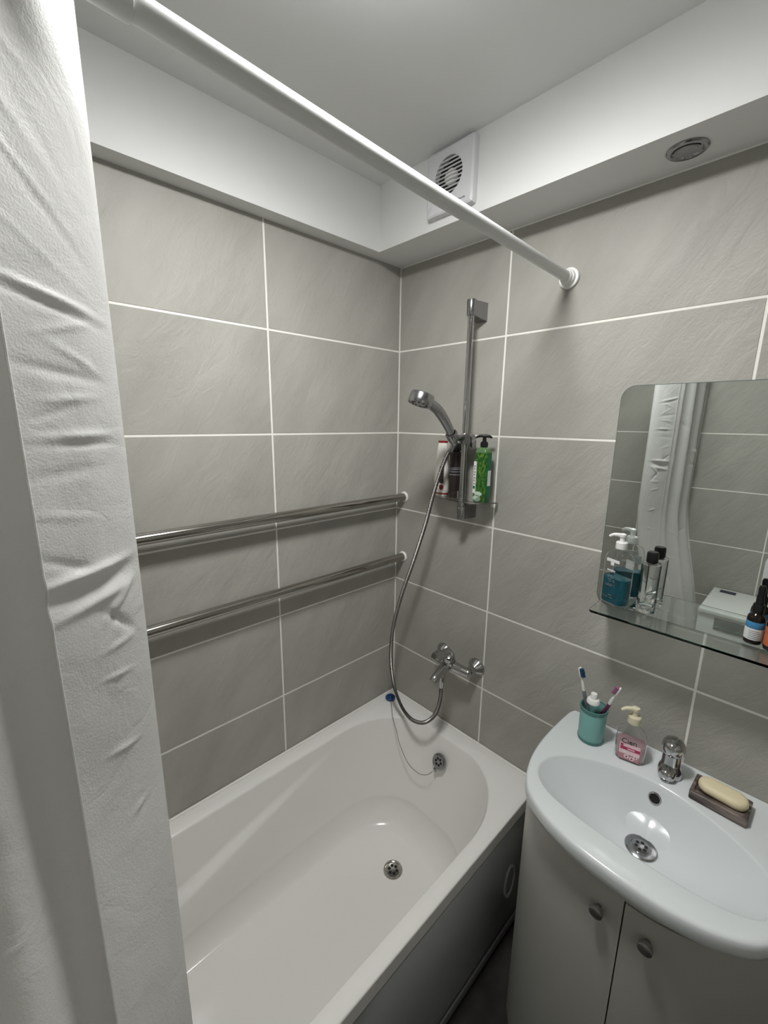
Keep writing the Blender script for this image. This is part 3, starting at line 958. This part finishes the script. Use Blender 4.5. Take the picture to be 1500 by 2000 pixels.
part('motor_hub', lathe([(.0205, 0), (.0205, .007), (.0175, .0105), (.002, .0115)], (HCX, FC.y-.0035, HCZ), (0, -1, 0), n=32), 'white_plastic', fan)
for k in range(9):
    dz = -.0385 + k*.0096
    half = math.sqrt(max(0, .0470**2 - dz**2)) + .011
    zc = HCZ+dz
    b = box(HCX-half, HCX+half, -.0010, .0010, -.0007, .0007, .0003, 1)
    part('slat', ([Vector((p.x, FC.y - .0192 - .0018*(1-((p.x-HCX)/half)**2) - p.y*1.6, zc + p.z + (p.y*.9))) for p in b[0]], b[1]), 'fan_plastic', fan)
part('lettering', text_mesh('e·······', .010, basis((1, 0, 0), (0, 0, 1), (0, -1, 0), (FC.x+.040, FC.y-.0217, FC.z-.062))) if False else
     join(*[box(FC.x+.022+k*.0046, FC.x+.022+k*.0046+.0033, FC.y-.0221, FC.y-.0214, FC.z-.0640, FC.z-.0640+(.0042 if k in (0, 3, 6) else .003)) for k in range(8)]), 'print_grey', fan)['kind'] = 'stuff'

# ------------------------------------------------------------------ downlight in the soffit
DLC = Vector((.895, -.083, SZ))
dl = thing('downlight', 'small round chrome downlight, switched off, under the soffit', 'lamp', DLC)
part('bezel', lathe([(.0375, 0), (.0375, .002), (.035, .0045), (.029, .0048), (.0265, .002), (.026, -.0002)], DLC, (0, 0, -1), n=40, cap0=False, cap1=False), 'satin_chrome', dl)
part('reflector', lathe([(.0265, .0018), (.022, .0006), (.001, .0004)], DLC, (0, 0, -1), n=36), 'lens_grey', dl)
part('spring_clip', tube([DLC + Vector((.0245*cos(radians(a)), .0245*sin(radians(a)), -.0035)) for a in range(200, 345, 8)], .0014, 8), 'black_plastic', dl)
part('bulb', lathe([(.018, .0005), (.018, .0026), (.012, .0036), (.001, .004)], DLC, (0, 0, -1), n=28), 'lens_grey', dl)

# ------------------------------------------------------------------ mirror
MX0, MX1, MZ0, MZ1 = .803, 1.285, 1.262, 1.852
mr = thing('mirror', 'frameless rounded wall mirror above the basin', 'mirror', ((MX0+MX1)/2, -.004, MZ0))
def slab_y(x0, x1, z0, z1, r, y0, y1):
    ol = rrect(x1-x0, z1-z0, r, 8)
    c = Vector(((x0+x1)/2, 0, (z0+z1)/2))
    f = lambda y: [c + Vector((p.x, y, p.y)) for p in ol]
    return loft([f(y0), f(y1)], True, True, True)
part('backing', slab_y(MX0, MX1, MZ0, MZ1, .033, -.0004, -.0040), 'mirror_edge', mr, angle=20)
part('silvered_glass', slab_y(MX0+.0012, MX1-.0012, MZ0+.0012, MZ1-.0012, .032, -.0041, -.0049), 'mirror', mr, angle=20)

# ------------------------------------------------------------------ glass shelf
sh = thing('glass_shelf', 'narrow green-edged glass shelf in front of the mirror', 'shelf', (1.05, -.07, 1.284))
SHT = 1.290
def shelf_slab():
    ol = [(.829, -.0056), (.829, -.120), (.8305, -.128), (.836, -.1335), (1.254, -.1335), (1.2595, -.128), (1.261, -.120), (1.261, -.0056)]
    lo = [Vector((x, y, SHT-.006)) for x, y in ol]; hi = [Vector((x, y, SHT)) for x, y in ol]
    return loft([lo, hi], True, True, True)
part('glass_plate', shelf_slab(), 'shelf_glass', sh, smooth=False)
for bx in (.905, 1.185):
    part('bracket', join(box(bx-.011, bx+.011, -.030, -.0054, SHT-.0165, SHT-.0064, .002), cyl((bx, -.0054, SHT-.012), (bx, -.012, SHT-.012), .010)), 'chrome', sh)

def pump(org, parent, m, s=1., dirv=(-1, -.4)):
    o = Vector(org)
    d = Vector((dirv[0], dirv[1], 0)).normalized()
    part('pump_collar', lathe([(.0135*s, 0), (.0138*s, .002), (.0136*s, .016*s), (.012*s, .018*s), (.006*s, .0185*s), (.0058*s, .030*s)], o, n=28), m, parent)
    top = o + Vector((0, 0, .030*s))
    part('pump_head', join(lathe([(.0075*s, 0), (.0085*s, .003*s), (.0080*s, .008*s), (.004*s, .010*s), (.001*s, .0105*s)], top, n=24),
                           tube(crom([top + Vector((0, 0, .004*s)), top + d*.012*s + Vector((0, 0, .005*s)), top + d*.022*s + Vector((0, 0, .004*s)), top + d*.030*s + Vector((0, 0, -.001*s))], 5),
                                [.0058*s - .0025*s*(i/15) for i in range(16)], 14)), m, parent)

# ------------------------------------------------------------------ things on the shelf
ST = SHT+.0004
mo = (.862, -.045, ST); mrot = radians(-24)
mw = thing('pump_bottle', 'clear pump bottle half full of teal liquid on the glass shelf', 'bottle', mo)
sec = [(.060, .034, .012, 0), (.067, .041, .014, .004), (.069, .043, .015, .010), (.069, .043, .015, .120), (.066, .041, .016, .132), (.056, .037, .016, .141), (.036, .030, .0145, .1465), (.024, .024, .0118, .149), (.023, .023, .0113, .153)]
part('bottle_shell', stack(sec, mo, mrot, 8), 'clear_plastic', mw)
part('inner_wall', stack([(w_-.0022, d_-.0022, max(r_-.0011, .002), z_+(.0014 if z_ < .001 else 0)) for w_, d_, r_, z_ in sec[:-1]] + [(.0205, .0205, .0101, .1526)], mo, mrot, 8), 'clear_plastic', mw, flip=True)
part('liquid', stack([(.056, .030, .010, .003), (.0635, .0375, .012, .006), (.0662, .0402, .0135, .011), (.0662, .0402, .0135, .074)], mo, mrot, 8), 'teal_liquid', mw)
pump((mo[0], mo[1], ST+.152), mw, 'white_plastic', 1., (-.94, -.33))
def on_face(x0, x1, z0, z1, eps=.0004):
    return wrap(x0, x1, z0, z1, .069, .043, .015, mo, 'f', eps, mrot)
lbl = part('white_label', join(on_face(-.019, .019, .117, .1245), on_face(-.006, .004, .108, .118)), 'print_white', mw)
part('back_label', xf(box(.004, .026, .0190, .0196, .099, .122), Matrix.Translation(Vector(mo)) @ Matrix.Rotation(mrot, 4, 'Z')), 'print_white', mw)
def dashes(x0, x1, z, h, seed, dens=.75):
    rnd = random.Random(seed); out = []; x = x0
    while x < x1:
        w = rnd.uniform(.0016, .0034)
        if rnd.random() < dens: out.append(on_face(x, min(x+w, x1), z, z+h*rnd.uniform(.7, 1.)))
        x += w+.0007
    return join(*out)
tiny = part('lettering', dashes(-.014, .009, .092, .0042, 1, .95), 'print_white', mw); tiny['kind'] = 'stuff'
tiny = part('lettering', dashes(-.009, .009, .084, .0040, 2, .9), 'print_black', mw); tiny['kind'] = 'stuff'
tiny = part('lettering', join(dashes(-.011, .009, .0775, .0022, 3), dashes(-.011, .011, .0725, .0018, 4), dashes(-.009, .011, .068, .0018, 5), dashes(-.009, .011, .0635, .0018, 6)), 'print_grey', mw); tiny['kind'] = 'stuff'
tiny = part('lettering', join(dashes(-.018, .012, .056, .0015, 8), dashes(-.015, .014, .052, .0015, 9), dashes(-.018, .010, .020, .0015, 10), dashes(-.004, .010, .027, .0016, 11)), 'print_grey', mw); tiny['kind'] = 'stuff'

cbx = (.9325, -.037, ST)
cb_ = thing('clear_bottle', 'empty clear cylindrical bottle with black cap on the glass shelf', 'bottle', cbx)
part('bottle_shell', lathe([(.019, 0), (.0212, .002), (.0215, .006), (.0215, .127), (.0205, .1295), (.012, .1305), (.011, .134)], cbx, n=40), 'clear_plastic', cb_)
# hollow: inner air surface, thick base
part('inner_wall', lathe([(.010, .009), (.0185, .011), (.0203, .015), (.0203, .126), (.0188, .128), (.004, .1285)], cbx, n=40), 'clear_plastic', cb_, flip=True)
part('cap', lathe([(.0125, .131), (.0132, .1325), (.0132, .152), (.0122, .1565), (.0105, .158)], cbx, n=32), 'black_plastic', cb_)

def dropper(c, lab, main, bandm):
    t = thing('dropper_bottle', lab, 'bottle', c, 'dropper bottles on the glass shelf')
    part('bottle', lathe([(.0145, 0), (.0158, .002), (.0160, .005), (.0160, .056), (.0150, .062), (.011, .067), (.0095, .069)], c, n=32), 'amber_glass', t)
    part('collar', lathe([(.0100, .069), (.0104, .070), (.0104, .088), (.0095, .090)], c, n=32), 'black_plastic', t)
    part('teat', lathe([(.0072, .090), (.0068, .100), (.0060, .105), (.0062, .116), (.0066, .125), (.0050, .131), (.001, .132)], c, n=24), 'black_plastic', t)
    lb = part('label', lathe([(.0162, .010), (.01625, .0102), (.01625, .050), (.0162, .0502)], c, n=40, cap0=False, cap1=False), main, t)
    part('label_band', lathe([(.01632, .036), (.01642, .0362), (.01642, .051), (.01632, .0512)], c, n=40, cap0=False, cap1=False), bandm, lb)
    return t
d1 = dropper((1.142, -.036, ST), 'dark dropper bottle with blue and white label on the glass shelf', 'label_white', 'label_blue')
d2 = dropper((1.176, -.048, ST), 'dark dropper bottle with orange label on the glass shelf', 'orange_label', 'orange_label')
for k in range(5):
    a0 = radians(215 + 0*k)
    c = Vector((1.142, -.036, ST + .031 - k*.0042))
    arcp = [c + Vector((.01645*cos(a), .01645*sin(a), 0)) for a in [radians(240 + 8*q + 5*(k % 2)) for q in range(9 + (k % 3))]]
    part('lettering', tube(arcp, .0005, 5), 'print_grey', d1)

# ------------------------------------------------------------------ washbasin
BC = Vector((1.0365, -.214, 0))      # drain centre in plan
BT = .900
def sym(pts):
    c = 1.0365
    l = [Vector((x, y, 0)) for x, y in pts]
    r = [Vector((2*c-p.x, p.y, 0)) for p in reversed(l)]
    return l + r
out_half = [(1.0365, -.001), (.90, -.001), (.800, -.001), (.777, -.003), (.7725, -.015), (.768, -.10), (.768, -.18), (.774, -.245), (.785, -.295), (.803, -.342), (.830, -.378), (.880, -.408), (.934, -.4245), (.985, -.431), (1.0365, -.433)]
in_half = [(1.0365, -.124), (.995, -.129), (.950, -.1415), (.900, -.1625), (.850, -.194), (.822, -.228), (.812, -.265), (.816, -.298), (.834, -.323), (.865, -.342), (.905, -.352), (.960, -.358), (1.0365, -.360)]
def outline(half, n=128):
    l = crom([(x, y, 0) for x, y in half], 8)
    c = 1.0365
    poly = l + [Vector((2*c-p.x, p.y, 0)) for p in reversed(l[1:-1])]
    res = []
    for k in range(n):
        a = 2*pi*k/n
        dx, dy = cos(a), sin(a)
        best = 0
        for i in range(len(poly)):
            p, q = poly[i]-BC, poly[(i+1) % len(poly)]-BC
            den = dx*(q.y-p.y) - dy*(q.x-p.x)
            if abs(den) < 1e-12: continue
            t = (p.x*(q.y-p.y) - p.y*(q.x-p.x))/den
            s = (p.x*dy - p.y*dx)/den
            if t > 0 and -1e-6 <= s <= 1+1e-6: best = max(best, t)
        res.append(Vector((BC.x+dx*best, BC.y+dy*best, 0)))
    return res
BO, BI = outline(out_half), outline(in_half)
def bz(ring, z): return [Vector((p.x, p.y, z)) for p in ring]
def toward(ring, dist, keep_back=True):
    res = []
    for p in ring:
        d = (BC-p); L_ = d.length
        q = p + d.normalized()*min(dist, L_*.9)
        if keep_back and p.y > -.012: q.y = p.y
        res.append(q)
    return res
bas = thing('washbasin', 'white ceramic bow-front washbasin on the vanity cabinet', 'sink', (1.0365, -.2, .82))
rings = [bz(toward(BI, .20), .758), bz(toward(BI, .12), .768), bz(toward(BI, .055), .792), bz(toward(BI, .012), .832), bz(toward(BO, .030), .848), bz(toward(BO, .012), .854), bz(toward(BO, .003), .862), bz(BO, .874), bz(BO, .886), bz(toward(BO, .0010), .8945), bz(toward(BO, .0040), .8985), bz(toward(BO, .009), BT)]
mid = [a.lerp(b, .5) for a, b in zip(toward(BO, .009), toward(BI, -.007))]
rings.append(bz(mid, BT))
rings.append(bz(toward(BI, -.007), BT-.0002)); rings.append(bz(toward(BI, -.0025), BT-.0012)); rings.append(bz(BI, BT-.0045))
DEP = .1135
for k in range(1, 26):
    t = k/25
    d = sin(t*pi/2)**.95
    rings.append([p.lerp(BC + (p-BC).normalized()*.036, t) + Vector((0, 0, BT-.0045-DEP*d)) for p in BI])
part('bowl', loft(rings, True, True, True), 'porcelain', bas, angle=50)
BZ = BT-.0045-DEP
bd = part('drain', lathe([(.034, -.004), (.0335, .0015), (.0305, .0032), (.0215, .0022), (.0195, .0045), (.0165, .0050), (.001, .0046)], (BC.x, BC.y, BZ+.0012), n=44), 'satin_chrome', bas, label='round chrome drain grate')
holes(Vector((BC.x, BC.y, BZ+.0058)), (0, 0, 1), .02, .0105, 6, bd, .0036, .0006)
ova = Vector((0, -.953, .30)).normalized()
ovc = Vector((1.0345, -.1340, .864))
ovr = part('overflow_ring', lathe([(.0145, -.004), (.0145, .0008), (.0132, .0026), (.0112, .0028), (.0100, .0012), (.0098, -.002)], ovc, ova, n=36, cap0=False, cap1=False), 'chrome', bas, label='chrome ring of the overflow hole')
part('overflow_hole', cyl(ovc - ova*.002, ovc + ova*.0016, .0103, n=28), 'hole', ovr)

# ------------------------------------------------------------------ basin tap
tap = thing('basin_tap', 'short chrome single-lever tap at the back of the basin', 'tap', (1.045, -.070, BT))
tc_ = Vector((1.045, -.068, BT))
part('body', lathe([(.0255, 0), (.0262, .002), (.0262, .012), (.0240, .022), (.0205, .030), (.0205, .064), (.0190, .066)], tc_, n=36), 'chrome', tap)
part('spout', tube([tc_ + Vector((-.0001*k, -.0016*k, .019 - .00005*k*k*.4)) for k in range(0, 26)], [.0185 if k < 18 else .0185*math.sqrt(max(.02, 1-((k-18)/7.4)**2)) for k in range(26)], 24), 'chrome', tap)
part('aerator', cyl(tc_ + Vector((-.002, -.031, .006)), tc_ + Vector((-.002, -.031, -.0008)), .0115, .0110, n=24, ch=.001), 'satin_chrome', tap)
def tap_cap():
    rings = []
    for z, f, sh in ((.064, .93, 0), (.066, 1.0, 0), (.078, 1.06, .002), (.088, 1.02, .003), (.096, .86, .003), (.1015, .56, .002), (.1035, .2, .001)):
        rings.append([tc_ + Vector((.0235*f*cos(a), .0235*f*sin(a)*(1.25 if sin(a) < 0 else 1.) - sh + .16*(.08-z), z + .10*.0235*f*sin(a))) for a in [2*pi*k/36 for k in range(36)]])
    return loft(rings, True, True, True)
part('lever', tap_cap(), 'chrome', tap, angle=50)

# ------------------------------------------------------------------ things on the basin ledge
LT = BT+.0003
tuc = Vector((.8605, -.0885, LT))
tu = thing('toothbrush_tumbler', 'teal plastic tumbler on the basin corner holding toothbrushes', 'tumbler', tuc)
part('outer_cup', lathe([(.0300, 0), (.0315, .0015), (.0320, .008), (.0322, .009), (.0338, .096), (.0333, .098), (.0316, .098), (.0308, .090), (.0296, .010), (.001, .008)], tuc, n=48, cap0=True, cap1=True), 'teal', tu)
part('clear_rim', lathe([(.0339, .0895), (.0350, .091), (.0352, .100), (.0344, .1008), (.0322, .1005), (.0318, .0935)], tuc, n=48, cap0=False, cap1=False), 'teal_clear', tu)
part('base_ring', lathe([(.0318, .0002), (.0330, .0015), (.0333, .0085), (.0323, .0095)], tuc, n=48, cap0=False, cap1=False), 'teal_clear', tu)

def brush(a, b, side, lab, hm, bm_, gm, hl=.030):
    a, b = Vector(a), Vector(b)
    d = (b-a).normalized(); Lg = (b-a).length
    side = (Vector(side) - d*Vector(side).dot(d)).normalized()
    t = thing('toothbrush', lab, 'toothbrush', a, 'toothbrushes in the teal tumbler')
    pts = crom([a, a + d*Lg*.25, a + d*Lg*.55 - side*.002, a + d*(Lg-hl-.020), a + d*(Lg-hl), b], 5)
    n_ = len(pts)
    rad = []
    for i in range(n_):
        s = i/(n_-1)*Lg
        q = s/Lg
        rad.append(.0042 if q < .55 else (.0042-.0018*smooth((q-.55)/.2) if q < .8 else .0026))
    part('handle', tube(pts, rad, 12), hm, t)
    wv = d.cross(side).normalized()
    M = Matrix((wv, side, d)).transposed().to_4x4(); M.translation = b - d*(hl*.5)
    part('head', xf(box(-.0058, .0058, -.0022, .0020, -hl*.55, hl*.55, .002), M), 'white_plastic', t)
    for k in range(4):
        z0 = -hl*.47 + k*hl*.24
        part('bristles', xf(box(-.0048, .0048, .0018, .0118 - .0012*(k % 2), z0, z0+hl*.215, .0008, 1), M), bm_, t)
    i0 = int(n_*.30)
    part('grip', tube(pts[:int(n_*.50)], [r+.0007 for r in rad[:int(n_*.50)]], 12), gm, t)
brush((.858, -.0745, LT+.012), (.8125, -.091, 1.096), (.9, -.35, .1), 'white toothbrush with dark blue bristles standing tall in the tumbler', 'white_plastic', 'bristle_blue', 'print_grey', .026)
brush((.850, -.0645, LT+.012), (.9155, -.083, 1.080), (-.85, -.2, .45), 'white and purple toothbrush leaning right in the tumbler', 'white_plastic', 'bristle_purple', 'purple', .026)
tpb = Vector((.8590, -.0970, LT+.0095))
tp = thing('toothpaste_bottle', 'clear bottle with white cap standing inside the teal tumbler', 'bottle', tpb)
part('bottle_shell', stack([(.030, .022, .0095, 0), (.033, .0245, .011, .004), (.033, .0245, .011, .090), (.031, .0245, .0115, .101), (.027, .024, .0115, .106)], tpb, radians(20), 8), 'clear_plastic', tp)
part('inner_wall', stack([(.028, .020, .0085, .0015), (.031, .0225, .010, .005), (.031, .0225, .010, .090), (.029, .0225, .0105, .100), (.025, .022, .0105, .1055)], tpb, radians(20), 8), 'clear_plastic', tp, flip=True)
part('cap', lathe([(.0140, .104), (.0165, .106), (.0163, .113), (.0135, .1175), (.0085, .1185), (.0080, .132), (.0072, .1335)], tpb, n=32), 'white_plastic', tp)

so = Vector((.957, -.083, LT)); srot = radians(13)
hsd = thing('soap_dispenser', 'clear pump bottle of pink hand soap beside the tap', 'bottle', so)
ssec = [(.058, .036, .012, 0), (.065, .043, .014, .003), (.069, .046, .015, .010), (.070, .047, .016, .050), (.067, .046, .017, .066), (.057, .041, .017, .080), (.038, .031, .015, .089), (.025, .025, .0122, .095), (.0225, .0225, .0111, .104)]
part('bottle_shell', stack(ssec, so, srot, 8), 'clear_plastic', hsd)
part('inner_wall', stack([(w_-.0024, d_-.0024, max(r_-.0012, .002), z_+(.0014 if z_ < .001 else 0)) for w_, d_, r_, z_ in ssec[:-1]] + [(.0201, .0201, .0099, .1036)], so, srot, 8), 'clear_plastic', hsd, flip=True)
part('pink_soap', stack([(.054, .032, .010, .0032), (.0615, .0395, .0125, .006), (.0655, .0425, .0135, .011), (.0666, .0436, .0145, .046)], so, srot, 8), 'pink_liquid', hsd)
pump((so.x, so.y, LT+.103), hsd, 'cream_plastic', 1.12, (-.75, -.55))
MSF = Matrix.Translation(so) @ Matrix.Rotation(srot, 4, 'Z')
def sface(x0, x1, z0, z1, t=.0004): return xf(box(x0, x1, -.0238-t, -.0233, z0, z1), MSF)
lab_ = part('front_label', sface(-.024, .022, .006, .052, .0002), 'pink_pale', hsd)
part('label_shade', sface(-.024, .022, .006, .022, .0004), 'pink_mid', lab_)
part('red_band', xf(box(-.022, .022, -.0244, -.0233, .034, .0425), MSF), 'pink_dark', lab_)
part('band_lettering', xf(box(-.006, .010, -.0248, -.0243, .0368, .0395), MSF), 'pink_pale', lab_)
part('pink_petals', join(*[xf(lathe([(r_, 0), (r_, .0005)], (x_, -.0238, z_), (0, -1, 0), n=9), MSF) for x_, z_, r_ in ((-.006, .016, .006), (.006, .013, .0055), (.014, .020, .005), (-.012, .028, .005))]), 'print_white', lab_)
part('petal_centres', join(*[xf(lathe([(r_, 0), (r_, .0004)], (x_, -.0245, z_), (0, -1, 0), n=9), MSF) for x_, z_, r_ in ((-.006, .016, .0025), (.006, .013, .0025), (.014, .020, .002), (-.019, .047, .0035))]), 'pink_dark', lab_)
part('lettering', text_mesh('Cien', .0185, MSF @ basis((1, 0, 0), (0, .10, .995), (0, -.995, .10), (-.004, -.0242, .0585)), .0004), 'print_black', hsd, smooth=False)

# soap dish and soap
dish = thing('soap_dish', 'dark veined stone soap dish on the basin ledge', 'soap dish', (1.147, -.082, LT))
Md = Matrix.Translation((1.1475, -.0825, LT)) @ Matrix.Rotation(radians(-2), 4, 'Z')
def dish_m():
    w, d, h = .106, .074, .021
    R = lambda ww, dd, r, z: [Md @ (p + Vector((0, 0, z))) for p in rrect(ww, dd, r, 4)]
    return loft([R(w-.002, d-.002, .004, 0), R(w, d, .004, .002), R(w, d, .004, h-.001), R(w-.002, d-.002, .004, h), R(w-.012, d-.012, .008, h), R(w-.018, d-.018, .010, h-.006)], True, True, True)
part('stone_block', dish_m(), 'dish_stone', dish, angle=30)
def soap_m():
    rings = []
    Ms = Matrix.Translation((1.150, -.0775, LT+.0155)) @ Matrix.Rotation(radians(-4), 4, 'Z')
    for f, z in ((.80, 0), (.94, .003), (1., .008), (.985, .013), (.90, .018), (.74, .0205), (.4, .0215)):
        rings.append([Ms @ Vector((p.x, p.y, z + .0015*(1-abs(p.x)/.05))) for p in rrect(.094*(1-(1-f)*.45), .050*f, .0249*f, 10)])
    return loft(rings, True, True, True)
solid('soap_bar', soap_m(), 'soap', 'cream oval bar of soap lying in the stone dish', 'soap', angle=60)

# ------------------------------------------------------------------ vanity cabinet
vc = thing('vanity_cabinet', 'white bow-front vanity cabinet under the basin', 'cabinet', (1.0365, -.2, 0))
front_half = [(.780, -.272), (.806, -.305), (.840, -.336), (.885, -.366), (.935, -.386), (.985, -.397), (1.0365, -.400)]
fl = crom([(x, y, 0) for x, y in front_half], 8)
front = fl + [Vector((2*1.0365-p.x, p.y, 0)) for p in reversed(fl[:-1])]
def yfront(x):
    for a, b in zip(front[:-1], front[1:]):
        if a.x <= x <= b.x:
            return a.y + (b.y-a.y)*(x-a.x)/max(b.x-a.x, 1e-9)
    return front[-1].y
TOPZ = .8515
def panel(x0, x1, z0, z1, n=28, t=.0175):
    rings = []
    for k in range(n+1):
        x = x0 + (x1-x0)*k/n
        y = yfront(x)
        sl_ = (yfront(min(x+.002, 1.29)) - yfront(max(x-.002, .7802)))/.004
        nn = Vector((sl_, -1, 0)).normalized()
        p = Vector((x, y, 0)); q = p - nn*t
        rings.append([p + Vector((0, 0, z0)), p + Vector((0, 0, z1)), q + Vector((0, 0, z1)), q + Vector((0, 0, z0))])
    return loft(rings, True, True, True)
SEAM = 1.0555
XR = 2*1.0365-.780
part('side_panel', box(.7802, .7962, -.262, -.004, .0, .826, .0006), 'cabinet', vc)
part('side_panel', box(XR-.0162, XR-.0002, -.262, -.004, .0, .826, .0006), 'cabinet', vc)
part('back_panel', box(.7965, XR-.0165, -.010, -.004, .0, .60), 'cabinet', vc, smooth=False)
ol_ = [Vector((XR-.017, -.0105, 0)), Vector((.797, -.0105, 0))] + [Vector((p.x, p.y+.021, 0)) for p in front if .797 < p.x < XR-.017]
part('bottom_panel', loft([bz(ol_, .004), bz(ol_, .020)], True, True, True), 'cabinet', vc, angle=25)
ld = part('door', panel(.7802, SEAM-.0012, .004, TOPZ-.004), 'cabinet', vc, angle=25)
rd = part('door', panel(SEAM+.0014, 1.2925, .004, .8182), 'cabinet', vc, angle=25)
part('fascia', panel(SEAM-.0011, 1.2925, .8222, TOPZ-.004), 'cabinet', vc, angle=25)
for x, pd in ((1.012, ld), (1.101, rd)):
    y = yfront(x)
    part('knob', lathe([(.0055, 0), (.0055, .008), (.0125, .011), (.0135, .014), (.0132, .021), (.011, .0225), (.001, .0225)], (x, y, .765), ((x-1.0365)*.3, -1, 0), n=32), 'knob', pd, label='round dark metal knob')

# ------------------------------------------------------------------ washing machine seen in the mirror
wm = thing('washing_machine', 'white washing machine reflected in the mirror', 'washing machine', (1.165, -1.485, 0))
part('body', box(.867, 1.463, -1.688, -1.290, .008, .842, .006), 'appliance', wm)
part('worktop', box(.865, 1.465, -1.690, -1.280, .8425, .870, .008, 3), 'appliance', wm)
part('control_panel', box(.935, 1.440, -1.2895, -1.2865, .775, .834, .001), 'panel_dark', wm)
part('sticker', box(.900, .968, -1.660, -1.612, .8700, .8706), 'sticker_dark', wm)
wd = part('door', lathe([(.155, 0), (.155, .010), (.145, .020), (.118, .024), (.112, .016)], (1.165, -1.290, .45), (0, 1, 0), n=48, cap1=False), 'white_plastic', wm)
part('door_glass', lathe([(.113, .014), (.09, .006), (.001, .002)], (1.165, -1.290, .45), (0, 1, 0), n=40), 'panel_dark', wd)
for fx in (.90, 1.43):
    for fy in (-1.66, -1.33):
        part('foot', cyl((fx, fy, 0), (fx, fy, .009), .018), 'black_plastic', wm)
bx = thing('detergent_box', 'white detergent box standing on the washing machine', 'box', (1.14, -1.64, .8703))
part('carton', box(1.058, 1.215, -1.685, -1.600, .8703, 1.085, .002), 'label_white', bx)
part('lid_flap', box(1.060, 1.213, -1.683, -1.602, 1.0852, 1.0872, .0006), 'appliance', bx)
